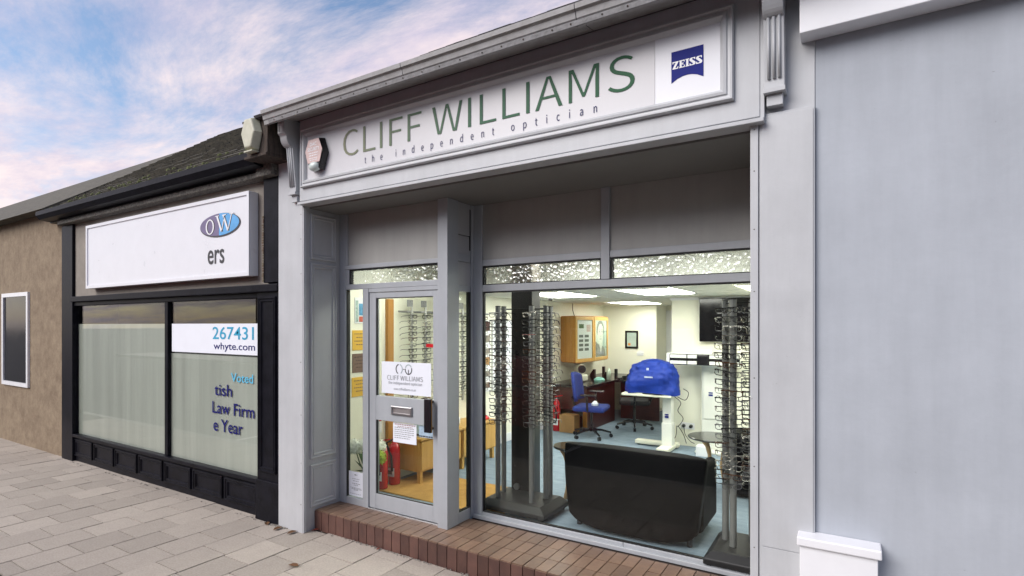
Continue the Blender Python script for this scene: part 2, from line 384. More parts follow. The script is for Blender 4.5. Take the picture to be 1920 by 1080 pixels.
step = B('entrance_step', (-4.127, -.446, .166, .80, -.05, .159), GROUT, kind='structure')
tm = M().box(-.0445, .0445, -.0905, .0905, -.012, .012).mesh('step_tile'); tm.materials.append(TILE)
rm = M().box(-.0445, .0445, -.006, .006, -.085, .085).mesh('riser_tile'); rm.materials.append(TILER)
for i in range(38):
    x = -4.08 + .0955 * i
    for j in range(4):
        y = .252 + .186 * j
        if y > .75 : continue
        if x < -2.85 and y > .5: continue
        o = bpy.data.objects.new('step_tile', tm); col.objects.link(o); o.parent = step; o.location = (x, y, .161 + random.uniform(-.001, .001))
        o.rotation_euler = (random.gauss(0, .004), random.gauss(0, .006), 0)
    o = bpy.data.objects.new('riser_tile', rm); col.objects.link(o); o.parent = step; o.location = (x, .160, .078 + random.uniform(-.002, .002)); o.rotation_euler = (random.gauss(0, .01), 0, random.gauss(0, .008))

# ------------------------------------------------------------------ the optician's front
shop = T('optician_shop', 'grey painted shopfront with recessed door and wide lit window', 'shop', (-2.3, .4, 0))
XL, XR = -4.128, -.444
PROF = [(0, 0), (0, .012), (.006, .018), (.016, .018), (.02, .010), (.03, .008), (.034, .013), (.042, .013), (.048, .004), (.05, 0)]
# pilasters and the piers behind them
O('pilaster', boxes((-4.475, XL - .001, .03, .50, -.02, 3.62)), GREY, shop, bevel=.004)
O('pilaster', boxes((XR + .043, -.142, .034, .9, -.02, 2.965), (XR, XR + .04, .026, .9, -.02, 2.925)), GREY, shop, bevel=.003)
O('pilaster_panel', boxes((-.40, -.142, .055, .9, 2.968, 3.9)), GREY, shop, bevel=.004)
# seam across the right-hand panel is a real joint between two sheets
O('pilaster_sheet', boxes((XR + .055, -.15, .0335 - .004, .0335, .02, .682), (XR + .055, -.15, .0335 - .004, .0335, .686, 2.95)), GREY, shop, bevel=.001)
for z in (.25, .62, 1.05, 1.52, 1.98, 2.31, 2.62, 2.84):
    O('nail_head', M().cyl((-4.152 + random.uniform(-.004, .004), .0305, z), (-4.152, .0285, z), .005, .004, 8), STONED, shop)
    O('nail_head', M().cyl((XR + .02, .0265, z + .05), (XR + .02, .0245, z + .05), .004, .003, 8), STONED, shop)
# header over the recess, fascia board and soffit
O('fascia_board', boxes((-4.132, -.393, 0, .10, 2.945, 3.66)), GREY, shop, bevel=.004)
O('drip_strip', boxes((-4.136, -.372, -.022, .10, 2.912, 2.934)), GREY, shop, bevel=.003)
O('fascia_end_strip', boxes((-.3925, -.372, .004, .10, 2.936, 3.66)), GREY, shop, bevel=.002)
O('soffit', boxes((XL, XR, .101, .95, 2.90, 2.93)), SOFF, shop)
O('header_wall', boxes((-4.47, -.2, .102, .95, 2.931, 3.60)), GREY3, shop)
# corbels
def corbel(x0, x1, zt, zb):
    h = zt - zb
    pf = [(.06, zt), (-.13, zt), (-.13, zt - .14), (-.118, zt - .15)]
    for k in range(7):
        a = k / 6 * math.pi / 2; pf.append((-.112 + .06 * (1 - math.cos(a)), zt - .16 - .08 * math.sin(a)))
    pf += [(-.018, zb + .12), (-.018, zb + .085), (.06, zb + .085)]
    m = M().prism([(x0, y, z) for y, z in pf], (x1 - x0, 0, 0))
    c = O('corbel', m, GREY, shop, bevel=.003)
    O('corbel_foot', boxes((x0 - .004, x1 + .004, -.03, .06, zb + .06, zb + .084), (x0 + .01, x1 - .01, .0, .06, zb, zb + .059)), GREY, c, bevel=.002)
    w = x1 - x0
    for q in range(3):
        xx = x0 + w * (.24 + .26 * q)
        p = [(-.053, zt - .235), (-.0185, zb + .13)]
        O('flute_rib', M().tube([(xx, p[0][0] - .004, p[0][1] + .0), (xx, p[1][0] - .005, p[1][1])], .008, 6), GREY, c, smooth=True)
    O('corbel_block_moulding', M().frame(x0 + .004, x1 - .004, zt - .135, zt - .045, [(0, 0), (0, .006), (.012, .006), (.018, 0)], front(-.131)), GREY, c)
corbel(-4.25, -4.16, 3.66, 2.95)
corbel(-.371, -.275, 3.66, 2.99)
# gutter, eaves board and roof
gx0, gx1 = -4.27, -.15
gp = [(.02, 3.66), (-.20, 3.625), (-.225, 3.575), (-.25, 3.572), (-.255, 3.605), (-.262, 3.612), (-.268, 3.645), (-.285, 3.655), (-.288, 3.685), (-.278, 3.686), (-.272, 3.66), (-.20, 3.655), (.02, 3.69)]
for a, b in ((gx0, -2.665), (-2.66, -1.33), (-1.325, gx1 + .2)):
    O('gutter', M().prism([(a, y, z) for y, z in gp], (b - a, 0, 0)), GUT, shop)
for k in range(24):
    x = -4.15 + k * .165 + random.uniform(-.03, .03)
    O('gutter_nail', M().cyl((x, -.2562, 3.589), (x, -.262, 3.589), .006, .005, 6), TIMBER, shop)
O('lead_flashing', M().prism([(-4.2, -.2595, 3.6), (-4.2, -.2625, 3.6)] + [(-4.2, -.255, 3.573), (-4.2, -.252, 3.573)], (3.9, 0, 0)), mat('old_lead', (.30, .30, .31), .7, c2=(.2, .2, .2), vs_=25, bump=.5, bs=40), shop)
PIT = math.tan(R(33.6))
roof = O('roof', M().prism([(gx0 - .15, -.24, 3.655), (gx0 - .15, 3.0, 3.655 + 3.24 * PIT), (gx0 - .15, 6.3, 3.655), ], (6.5, 0, 0)), SLATE, shop)
def slates(parent, x0, x1, y0, z0, pitch, n, mt, w=.26, exposed=.2, seed=1):
    rr = random.Random(seed); m = M(); cs, sn = math.cos(pitch), math.sin(pitch)
    for r in range(n):
        x = x0 - (w / 2 if r % 2 else 0)
        while x < x1:
            a, b = max(x, x0) + .003, min(x + w, x1) - .003; x += w
            if b - a < .02: continue
            s0 = r * exposed + rr.uniform(-.008, .008); s1 = s0 + exposed * 1.15; t0 = .018 + rr.uniform(0, .008); t1 = .004
            def P(xx, s, t): return (xx, y0 + s * cs - t * sn, z0 + s * sn + t * cs)
            m.add([P(a, s0, 0), P(b, s0, 0), P(b, s0, t0), P(a, s0, t0), P(a, s1, t1), P(b, s1, t1)], [(0, 1, 2, 3), (3, 2, 5, 4), (0, 3, 4), (1, 5, 2)])
    return O('slate_courses', m, mt, parent, kind='stuff')
slates(roof, gx0 - .15, 2.0, -.24, 3.662, R(33.6), 19, SLATE, seed=3)
ae = T('roof_aerial', 'thin television aerial rising above the slate roof', 'aerial', (-1.70, 2.4, 5.4))
O('mast', M().cyl((-1.70, 2.4, 5.35), (-1.70, 2.4, 6.35), .012, n=6), METAL, ae)
O('boom', M().cyl((-1.9, 2.4, 6.2), (-1.35, 2.4, 6.26), .008, n=6), METAL, ae)
for k in range(5): O('element', M().cyl((-1.85 + .11 * k, 2.25, 6.21), (-1.85 + .11 * k, 2.55, 6.21), .005, n=5), METAL, ae)

# sign
sign = T('shop_sign', 'long grey fascia sign in moulded frame, green letters and small blue square', 'sign', (-2.3, -.001, 3.055))
O('sign_moulding', M().frame(-4.09, -.519, 3.055, 3.566, [(0, 0), (0, .020), (.006, .030), (.014, .030), (.018, .022), (.03, .020), (.036, .028), (.05, .030), (.058, .022), (.066, .012), (.072, .003)], front(-.001)), GREY, sign)
B('sign_face', (-4.03, -.949, -.005, -.001, 3.115, 3.506), SIGNG, sign)
B('logo_panel', (-.947, -.578, -.0055, -.001, 3.115, 3.506), SIGNW, sign)
GREENR = ramp_x('green_vinyl', [(0, (.23, .24, .16)), (.3, (.115, .18, .115)), (.55, (.04, .125, .07)), (1, (.008, .095, .036))], -3.56, -1.07)
NAVYR = ramp_x('tagline_vinyl', [(0, (.10, .10, .17)), (.5, (.055, .055, .14)), (1, (.012, .015, .11))], -3.31, -1.3)
text('lettering', 'CLIFF WILLIAMS', -3.562, -1.068, 3.243, 3.456, front(-.0085), GREENR, sign, split=True, bold=-.003)
text('tagline', 'the independent optician', -3.311, -1.306, 3.137, 3.210, front(-.0085), NAVYR, sign, spacing=1.85, split=True)
lg = [(-.853, 3.222), (-.82, 3.241), (-.79, 3.250), (-.765, 3.2525), (-.74, 3.250), (-.71, 3.241), (-.677, 3.222), (-.677, 3.398), (-.853, 3.398)]
O('logo_square', M().prism([(x, -.0058, z) for x, z in lg], (0, -.002, 0)), LOGOB, sign)
# slab-serif logo letters cut as polygons (unit boxes)
GL = {'Z': [[(0, 1), (0, .72), (.12, .72), (.16, .86), (.52, .86), (0, .12), (0, 0), (.9, 0), (.95, .32), (.83, .32), (.76, .14), (.44, .14), (.95, .9), (.95, 1)]],
      'E': [[(0, 0), (.92, 0), (.97, .3), (.85, .3), (.78, .12), (.45, .12), (.45, .44), (.6, .44), (.6, .32), (.7, .32), (.7, .7), (.6, .7), (.6, .56), (.45, .56), (.45, .88), (.74, .88), (.82, .72), (.92, .72), (.9, 1), (0, 1), (0, .9), (.12, .9), (.12, .1), (0, .1)]],
      'I': [[(0, 0), (.6, 0), (.6, .1), (.48, .1), (.48, .9), (.6, .9), (.6, 1), (0, 1), (0, .9), (.12, .9), (.12, .1), (0, .1)]],
      'S': [[(0, 0), (.75, 0), (.95, .12), (.95, .35), (.4, .78), (.45, .88), (.72, .88), (.78, .72), (.9, .72), (.9, 1), (.2, 1), (0, .86), (0, .66), (.55, .22), (.5, .12), (.2, .12), (.12, .3), (0, .3)]]}
m = M(); x = -.846
for ch in 'ZEISS':
    w = .0345
    for g in GL[ch]: m.poly([(x + px * w, -.0088, 3.298 + pz * .042) for px, pz in g])
    x += w * (.62 if ch == 'I' else 1) + .0012
O('logo_lettering', m, WHITE, sign)

# alarm box on the sign
al = T('alarm_box', 'black hexagonal burglar alarm box with faded pink face on the grey sign', 'alarm box', (-3.85, -.006, 3.17))
def hexa(x0, x1, z0, z1, y, s=.0):
    w = x1 - x0; h = z1 - z0
    return [(x0 + w * .22 + s, y, z0 + s), (x1 - w * .22 - s, y, z0 + s), (x1 - s, y, z0 + h * .52), (x1 - w * .2 - s, y, z1 - s), (x0 + w * .2 + s, y, z1 - s), (x0 + s, y, z0 + h * .52)]
def frust(a, b): return M().add(a + b, [tuple(range(6)), tuple(range(6, 12))] + [(i, (i + 1) % 6, 6 + (i + 1) % 6, 6 + i) for i in range(6)])
A0 = hexa(-3.985, -3.735, 3.172, 3.447, -.006); A1 = hexa(-3.985, -3.735, 3.172, 3.447, -.062, .012)
O('case', frust(A0, A1), BLACK, al, bevel=.006)
f = hexa(-3.968, -3.752, 3.232, 3.430, -.0632)
f[0] = (-3.935, -.0632, 3.232); f[1] = (-3.785, -.0632, 3.232)
O('face_plate', M().prism(f, (0, -.004, 0)), PINKW, al, bevel=.001)
O('strobe_lens', M().lathe([(.052, 0), (.05, .02), (.038, .036), (.012, .045)], (0, 0, 0), 14), LENSW, al, smooth=True)
ln_ = al.children[-1]; ln_.location = Vector((-3.860, -.048, 3.203)) - ORG[al.name]; ln_.rotation_euler = (R(115), 0, 0); ln_.scale = (1.15, .8, 1)
text('lettering', 'DAC', -3.905, -3.82, 3.375, 3.405, front(-.0685), WHITE, al, bold=.02)
text('lettering', 'SECURITY', -3.935, -3.785, 3.333, 3.363, front(-.0685), WHITE, al, bold=.02)
O('small_print', lines([(3.31, .008, .1, .9), (3.29, .008, .15, .85), (3.268, .006, .1, .9), (3.252, .006, .2, .8)], -3.935, -3.785, front(-.0685)), WHITE, al)

# left reveal with three moulded panels
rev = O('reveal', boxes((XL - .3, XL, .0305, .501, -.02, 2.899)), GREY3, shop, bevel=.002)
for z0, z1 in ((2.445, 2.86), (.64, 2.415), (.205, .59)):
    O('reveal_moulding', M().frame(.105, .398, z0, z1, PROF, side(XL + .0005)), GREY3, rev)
O('reveal_strip', boxes((XL, XL + .012, .032, .06, .0, 2.899)), GREY, rev, bevel=.002)

# door-plane joinery
YD, YW = .44, .78
FZ = .172
O('sidelight_frame', boxes((XL + .001, -4.042, YD, YD + .06, FZ, 2.9), (-3.814, -3.742, YD, YD + .06, FZ, 2.185), (-4.042, -3.814, YD + .004, YD + .056, FZ, .235), ), GREY2, shop, bevel=.003)
slf = shop.children[-1]
O('bead', boxes((-4.041, -4.031, YD + .012, YD + .045, .236, 2.184)), RUBBER, slf)
O('pane', boxes((-4.041, -3.815, YD + .028, YD + .034, .236, 2.184)), PANED, slf)
tr = O('door_transom_frame', boxes((-4.041, -2.901, YD + .002, YD + .06, 2.186, 2.234), (-4.041, -2.901, YD - .004, YD + .06, 2.375, 2.413), (-4.041, -4.0, YD + .003, YD + .058, 2.235, 2.374)), GREY2, shop, bevel=.003)
O('bead', boxes((-3.999, -3.985, YD + .012, YD + .05, 2.236, 2.373), (-3.985, -2.901, YD + .014, YD + .05, 2.362, 2.373)), RUBBER, tr)
O('patterned_pane', boxes((-3.985, -2.901, YD + .024, YD + .030, 2.235, 2.362)), TEXG, tr)
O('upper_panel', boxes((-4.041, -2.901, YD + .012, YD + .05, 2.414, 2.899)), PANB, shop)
O('corner_stile', boxes((-4.041, -4.016, YD - .001, YD + .011, 2.4145, 2.898)), GREY2, shop, bevel=.002)
O('post', boxes((-2.90, -2.796, .408, .556, FZ - .005, 2.899)), GREY2, shop, bevel=.003)
# door
dy = YD + .012
door = O('door', boxes((-3.738, -3.657, dy, dy + .045, FZ + .012, 2.148), (-2.985, -2.903, dy, dy + .045, FZ + .012, 2.148), (-3.657, -2.985, dy + .0005, dy + .0445, 2.098, 2.1475),
                        (-3.657, -2.985, dy + .0005, dy + .0445, .992, 1.212), (-3.657, -2.985, dy + .0005, dy + .0445, FZ + .0125, .32)), GREY2, shop, bevel=.003)
O('door_head', boxes((-3.741, -2.901, YD + .004, YD + .058, 2.151, 2.185)), GREY2, shop, bevel=.002)
O('threshold', boxes((-3.74, -2.902, YD - .005, YD + .07, FZ - .004, FZ + .010)), METAL, shop, bevel=.002)
O('upper_pane', boxes((-3.656, -2.986, dy + .02, dy + .026, 1.213, 2.097)), PANED, door)
O('lower_pane', boxes((-3.656, -2.986, dy + .02, dy + .026, .321, .991)), PANED, door)
O('bead', boxes((-3.656, -3.648, dy + .006, dy + .019, 1.213, 2.097), (-3.656, -3.648, dy + .006, dy + .019, .321, .991), (-3.648, -2.986, dy + .006, dy + .019, .321, .327), (-3.648, -2.986, dy + .006, dy + .019, 2.091, 2.097)), RUBBER, door)
lp = O('letter_plate', M().frame(-3.458, -3.215, 1.058, 1.135, [(0, 0), (0, .012), (.006, .016), (.016, .016), (.02, .006)], front(dy)), METAL, door)
O('letter_flap', boxes((-3.438, -3.235, dy - .006, dy + .002, 1.078, 1.115)), mat('brushed_nickel', (.42, .40, .40), .4, metal=.8), lp if False else door, bevel=.002)
O('pull_handle', boxes((-3.022, -2.952, dy - .075, dy - .045, .952, 1.235), (-3.0, -2.975, dy - .045, dy, .97, .99), (-3.0, -2.975, dy - .045, dy, 1.195, 1.215)), BLACK, door, bevel=.004)
O('handle_edge', boxes((-2.951, -2.945, dy - .064, dy - .058, .955, 1.232)), mat('brass_edge', (.45, .27, .12), .3, metal=.8), door)
# return between the post and the big window
ret = O('return_frame', boxes((-2.85, -2.797, .557, .725, FZ, .262), (-2.85, -2.797, .557, .725, 2.14, 2.19), (-2.85, -2.797, .557, .725, 2.395, 2.46), (-2.85, -2.797, .557, .569, .262, 2.14), (-2.85, -2.797, .745, .779, FZ, 2.899)), GREY2, shop, bevel=.003)
O('bead', boxes((-2.84, -2.805, .726, .744, .262, 2.14), (-2.84, -2.805, .570, .726, .2625, .268)), RUBBER, ret)
O('pane', boxes((-2.826, -2.820, .569, .726, .268, 2.139)), PANED, ret)
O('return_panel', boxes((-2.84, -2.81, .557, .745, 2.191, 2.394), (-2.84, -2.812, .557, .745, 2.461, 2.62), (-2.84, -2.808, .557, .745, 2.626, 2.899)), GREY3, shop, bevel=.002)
O('return_backing', boxes((-2.89, -2.852, .557, .80, 2.141, 2.9)), GREY3, shop)  # unseen filler added to stop room light leaking through the return joints
O('vent_slot', boxes((-2.838, -2.806, .731, .744, 2.50, 2.86)), RUBBER, shop)
# display window
win = O('display_window', boxes((-2.846, -2.71, YW - .0005, YW + .06, FZ, 2.899), (-.53, XR - .001, YW, YW + .06, FZ, 2.899), (-2.709, -1.43, YW + .001, YW + .06, FZ - .002, .226), (-1.427, -.531, YW + .001, YW + .06, FZ - .002, .226),
                                (-2.709, -.531, YW + .002, YW + .06, 2.142, 2.20), (-2.709, -1.606, YW + .002, YW + .06, 2.365, 2.418), (-1.533, -.531, YW + .002, YW + .06, 2.365, 2.418)), GREY2, shop, bevel=.003)
O('mullion', boxes((-1.604, -1.535, YW - .006, YW + .06, 2.201, 2.899)), GREY2, win, bevel=.003)
O('sill_ledge', boxes((-2.79, -.45, YW - .03, YW - .001, FZ - .002, FZ + .03)), GREY2, win, bevel=.004)
O('bead', boxes((-2.709, -2.699, YW + .012, YW + .04, .227, 2.141), (-2.699, -.531, YW + .012, YW + .04, .227, .235), (-2.699, -.531, YW + .012, YW + .04, 2.131, 2.141),
                (-2.709, -2.695, YW + .012, YW + .05, 2.201, 2.364), (-1.532, -1.516, YW + .012, YW + .05, 2.201, 2.364), (-1.62, -1.606, YW + .012, YW + .05, 2.201, 2.364),
                (-2.695, -1.62, YW + .013, YW + .05, 2.355, 2.364), (-1.516, -.531, YW + .013, YW + .05, 2.355, 2.364), (-2.695, -1.62, YW + .013, YW + .05, 2.201, 2.207), (-1.516, -.531, YW + .013, YW + .05, 2.201, 2.207)), RUBBER, win)
O('large_pane', boxes((-2.699, -.531, YW + .028, YW + .034, .235, 2.131)), PANE, win)
O('patterned_pane', boxes((-2.695, -1.62, YW + .024, YW + .030, 2.207, 2.355)), TEXG, win)
O('patterned_pane', boxes((-1.516, -.531, YW + .024, YW + .030, 2.207, 2.355)), TEXG, win)
for a, b in ((-2.709, -1.605), (-1.534, -.531)):
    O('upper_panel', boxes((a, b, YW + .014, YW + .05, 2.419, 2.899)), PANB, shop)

# ------------------------------------------------------------------ solicitor's shop to the left
sol = T('solicitor_shop', 'black fronted shop with mossy slate roof left of the grey shopfront', 'shop', (-7, .3, 0))
O('pilaster', boxes((-4.83, -4.478, .05, .6, -.02, 2.24), (-4.84, -4.479, .035, .6, -.02, .38)), BLACKP, sol, bevel=.006)
pl = sol.children[-1]
O('pilaster_moulding', M().frame(-4.80, -4.53, .46, 2.12, PROF, front(.0495)), BLACKP, pl)
O('fascia_end', boxes((-4.70, -4.479, .03, .6, 2.25, 3.23)), BLACKP, sol, bevel=.005)
O('cornice', boxes((-9.3, -4.50, -.02, .6, 3.235, 3.29)), STONED, sol, bevel=.01)
O('cornice_block', boxes((-4.72, -4.482, -.04, .6, 3.233, 3.40)), STONED, sol, bevel=.01)
O('sign_backing', boxes((-9.0, -4.702, .085, .6, 2.24, 3.232)), TAN, sol)
O('fascia_rail', boxes((-9.0, -4.481, .02, .6, 2.165, 2.238)), BLACKP, sol, bevel=.008)
m = M(); rr = random.Random(5)
for k in range(26):
    z = 2.26 + k * .024; m.box(-4.705 + rr.uniform(-.012, .004), -4.69, .022, .028 + rr.uniform(0, .006), z, z + rr.uniform(.012, .024))
O('flaking_paint', m, mat('flaking_edge', (.16, .15, .10), .9, c2=(.10, .045, .03), vs_=20), sol)
O('gutter', M().prism([(-9.6, .05, 3.30), (-9.6, -.12, 3.32), (-9.6, -.16, 3.37), (-9.6, -.16, 3.425), (-9.6, -.145, 3.425), (-9.6, -.10, 3.36), (-9.6, .05, 3.36)], (5.0, 0, 0)), BLACKP, sol)
O('eaves_board', boxes((-9.6, -4.5, .0, .6, 3.292, 3.42)), BLACKP, sol)
srf = O('roof', M().prism([(-9.6, -.09, 3.41), (-9.6, 2.5, 3.41 + 2.59 * math.tan(R(36))), (-9.6, 5.1, 3.41)], (5.0, 0, 0)), SLATEM, sol)
slates(srf, -9.6, -4.6, -.12, 3.40, R(36), 22, SLATEM, w=.22, exposed=.145, seed=9)
m = M(); rr = random.Random(12)
for k in range(60):
    s = abs(rr.gauss(0, .25)); x = rr.uniform(-9.4, -4.7); c = Vector((x, -.1 + s * .81, 3.43 + s * .588)); r = rr.uniform(.012, .035)
    m.lathe([(r, -.01), (r * .9, .01), (r * .4, .022)], c, 6)
O('moss', m, mat('moss', (.075, .085, .03), .95, var=.4, vs_=50, bump=.5), srf, kind='stuff')
# window
YS = .10
O('wall', boxes((-9.3, -4.84, .7, .8, 0, 3.4)), mat('dark_interior', (.10, .095, .085), .9), sol)
sw = O('window_frame', boxes((-9.0, -4.831, YS - .03, YS + .06, 2.115, 2.164), (-4.90 + .06, -4.831, YS - .02, YS + .06, .37, 2.114), (-9.0, -4.831, YS - .05, YS + .06, .33, .369), (-6.62, -6.55, YS - .02, YS + .06, .37, 2.114)), BLACKP, sol, bevel=.006)
O('pane', boxes((-6.549, -4.841, YS + .01, YS + .016, .37, 2.114)), PANEL_, sw)
O('pane', boxes((-8.98, -6.621, YS + .01, YS + .016, .37, 2.114)), PANEL_, sw)
O('frosted_film', boxes((-6.549, -4.841, YS + .018, YS + .021, .37, 1.535)), FILM, sw)
O('frosted_film', boxes((-8.98, -6.621, YS + .018, YS + .021, .37, 1.868)), FILM, sw)
O('stall_riser', boxes((-9.0, -4.841, YS - .01, .6, -.02, .329)), BLACKP, sol, bevel=.004)
sr = sol.children[-1]
for k in range(7):
    x = -4.87 - k * .6
    O('riser_moulding', M().frame(x - .55, x, .07, .30, PROF, front(YS - .0105)), BLACKP, sr)
O('pilaster', boxes((-9.35, -9.0, .05, .6, -.02, 3.23)), BLACKP, sol, bevel=.006)
# solicitor's sign box
sg = T('solicitor_sign', 'white boxed sign with blue oval logo above the black shop window', 'sign', (-6.5, .084, 2.33))
O('sign_box', boxes((-8.4, -4.86, -.005, .084, 2.325, 3.135)), SIGNW, sg, bevel=.006)
O('sign_rim', M().frame(-8.4, -4.86, 2.325, 3.135, [(0, 0), (0, .012), (.035, .012), (.038, 0)], front(-.0052)), SIGNW, sg)
ys = -.008
def ell(cx, cz, a, b, n=40, t0=0, t1=360): return [(cx + a * math.cos(R(t0 + (t1 - t0) * i / n)), cz + b * math.sin(R(t0 + (t1 - t0) * i / n))) for i in range(n + 1)]
OC = (-5.36, 2.855)
O('logo_rim', M().prism([(x, ys, z) for x, z in ell(*OC, .355, .118)[:-1]], (0, -.002, 0)), INK, sg)
O('logo_oval', M().prism([(x, ys - .0025, z) for x, z in ell(OC[0] - .008, OC[1] + .006, .342, .110, 40, -90, 90)], (0, -.001, 0)), SKYB, sg)
O('logo_half', M().prism([(x, ys - .0025, z) for x, z in ell(OC[0] - .009, OC[1] + .006, .342, .110, 40, 90, 270)], (0, -.001, 0)), PURPLE, sg)
def stroke(m, x0, z0, x1, z1, w, y): m.poly([(x0 - w / 2, y, z0), (x0 + w / 2, y, z0), (x1 + w / 2, y, z1), (x1 - w / 2, y, z1)])
for dx, mt_, yy in ((.01, INK, ys - .0045), (0, WHITE, ys - .006)):
    m = M()
    for a, b, w in ((-5.40, -5.32, .028), (-5.27, -5.32, .012), (-5.29, -5.21, .028), (-5.15, -5.21, .012)):
        stroke(m, a + dx, 2.945, b + dx, 2.785, w, yy)
    for xx in (-5.40, -5.275, -5.15): m.poly([(xx - .035 + dx, yy, 2.945), (xx + .035 + dx, yy, 2.945), (xx + .035 + dx, yy, 2.952), (xx - .035 + dx, yy, 2.952)])
    O('logo_letter', m, mt_, sg)
    m = M(); e1 = ell(-5.53, 2.85, .075, .078, 24); e2 = ell(-5.53, 2.85, .052, .066, 24)
    for i in range(24): m.poly([(e1[i][0] + dx, yy, e1[i][1]), (e1[i + 1][0] + dx, yy, e1[i + 1][1]), (e2[i + 1][0] + dx, yy, e2[i + 1][1]), (e2[i][0] + dx, yy, e2[i][1])])
    O('logo_letter', m, mt_, sg)
text('lettering', 'ers', -5.58, -5.285, 2.47, 2.615, front(ys), INK, sg, bold=.01, split=True)
# printing on the solicitor's window
nb = T('window_banner', 'white banner with light blue phone digits inside the black shop window', 'banner', (-5.6, YS, 1.56))
B('sheet', (-6.5, -4.895, YS + .001, YS + .004, 1.555, 1.868), PAPER, nb)
fy = front(YS - .001)
text('digits', '267431', -5.68, -4.96, 1.705, 1.835, fy, CYAN, nb, bold=.006, split=True)
text('address', 'whyte.com', -5.66, -4.94, 1.578, 1.672, fy, NAVY, nb, bold=.006, split=True)
vl = T('window_lettering', 'blue vinyl lettering on the frosted lower glass of the black shop', 'lettering', (-5.3, YS, .75))
fy = front(YS + .008)
text('lettering', 'Voted', -5.36, -4.985, 1.275, 1.365, fy, LCYAN, vl, bold=.006, split=True)
text('lettering', 'tish', -5.66, -5.345, 1.118, 1.24, fy, NAVY, vl, bold=.006, split=True)
text('lettering', 'Law Firm', -5.70, -4.965, .93, 1.055, fy, NAVY, vl, bold=.006, split=True)
text('lettering', 'e Year', -5.68, -5.16, .745, .875, fy, NAVY, vl, bold=.006, split=True)
# boxed eaves end between the roofs, with the old alarm box
ee = O('eaves_end', M().prism([(-4.60, -.20, 3.36), (-4.60, -.20, 3.66), (-4.60, .3, 3.99), (-4.60, .3, 3.36)], (.30, 0, 0)), TIMBER, shop, bevel=.004)
O('eaves_end_cover', M().prism([(-4.63, -.225, 3.655), (-4.63, -.225, 3.675), (-4.63, .3, 4.02), (-4.63, .3, 4.0)], (.34, 0, 0)), TIMBER, ee)
O('eaves_end_shelf', boxes((-4.62, -4.30, -.215, .3, 3.335, 3.358)), TIMBER, ee, bevel=.003)
oa = T('old_alarm_box', 'weathered cream hexagonal alarm casing under the end of the gutter', 'alarm box', (-4.48, -.2, 3.40))
A0 = hexa(-4.60, -4.36, 3.385, 3.685, -.201); A1 = hexa(-4.60, -4.36, 3.385, 3.685, -.275, .025)
O('casing', frust(A0, A1), CREAM, oa, bevel=.012, seg=3)
O('base_lip', M().box(-4.54, -4.42, -.268, -.203, 3.375, 3.386), CREAM, oa)

# terrace beyond the solicitor's
tc_ = T('stone_terrace', 'brown stone terrace at the far left beyond the black shop', 'building', (-15, .3, 0))
O('wall', boxes((-26, -9.36, .08, .6, -.02, 3.5)), STONE, tc_)
O('roof', M().prism([(-26, -.1, 3.48), (-26, 2.6, 5.3), (-26, 5.2, 3.48)], (16.4, 0, 0)), SLATEM, tc_)
for k in range(4):
    x = -10.6 - 3 * k
    w_ = O('window', boxes((x - 1.1, x, .05, .1, .9, .96), (x - 1.1, x, .05, .1, 2.3, 2.36), (x - 1.1, x - 1.04, .05, .1, .96, 2.3), (x - .06, x, .05, .1, .96, 2.3)), WHITE, tc_)
    O('pane', boxes((x - 1.04, x - .06, .07, .075, .96, 2.3)), SCREEN, w_)

# right-hand neighbour
rn = T('neighbour_shop', 'plain pale rendered front at the right edge with white plinth', 'shop', (3, .3, 0))
O('wall', boxes((-.141, 8, .06, .6, -.02, 4.6)), mat('pale_render', (.40, .43, .475), .85, specks=.5, var=.1, vs_=1.3, bump=.1, bs=30), rn)
O('plinth', boxes((-.205, .12, -.05, .059, -.02, .755)), WHITE, rn, bevel=.004)
O('plinth_cap', boxes((-.217, .135, -.065, .0585, .756, .80)), WHITE, rn, bevel=.006)
O('sign_box', boxes((-.205, 4.0, -.06, .059, 3.30, 3.95)), WHITE, rn, bevel=.004)
# ------------------------------------------------------------------ shop interior
FL = .175
O('floor', boxes((-4.35, -.1, .80, 7.4, .05, FL), (-4.127, -2.80, .50, .80, .05, FL)), CARPET, kind='structure')
O('left_wall', boxes((-4.35, -4.20, .502, 7.4, FL, 2.7)), WALLW, kind='structure')
O('back_wall', boxes((-4.20, -3.20, 7.2, 7.4, FL, 2.7), (-3.20, -2.25, 7.9, 8.0, FL, 2.7), (-3.20, -3.12, 7.2, 7.9, FL, 2.7)), WALLW, kind='structure')
O('right_wall', boxes((-.30, -.15, .86, 4.6, FL, 2.7)), WALLW, kind='structure')
part_ = O('partition_wall', boxes((-2.115, -.30, 4.6, 4.72, FL, 2.7), (-2.115, -2.0, 4.72, 8.0, FL, 2.7)), WALLW, kind='structure')
O('coving', boxes((-2.13, -.301, 4.575, 4.599, 2.20, 2.236)), WHITE, part_)
O('upper_ceiling', boxes((-4.35, -.15, .84, 2.06, 2.56, 2.62), (-4.20, -.301, 2.0, 2.05, 2.235, 2.56), (-4.35, -2.86, .501, .84, 2.561, 2.62)), CEILW, kind='structure')
O('structural_ceiling', boxes((-4.35, -.15, 2.06, 8.0, 2.62, 2.7)), CEILW, kind='structure')
ceil = B('ceiling', (-4.2, -.3, 2.051, 8.0, 2.258, 2.27), mat('ceiling_grid', (.6, .6, .53), .7), kind='structure')
panels = {}
LIGHTS = {(1, 1), (3, 1), (5, 1), (1, 6), (3, 5)}
LIGHTS = {(1, 1): 2, (3, 1): 2, (5, 1): 2, (1, 6): 2}
lit = {(i, j + d) for (i, j), n in LIGHTS.items() for d in range(n)}
ctm = M().box(-.312, .312, -.29, .29, 0, .012).mesh('ceiling_tile'); ctm.materials.append(CEILW)
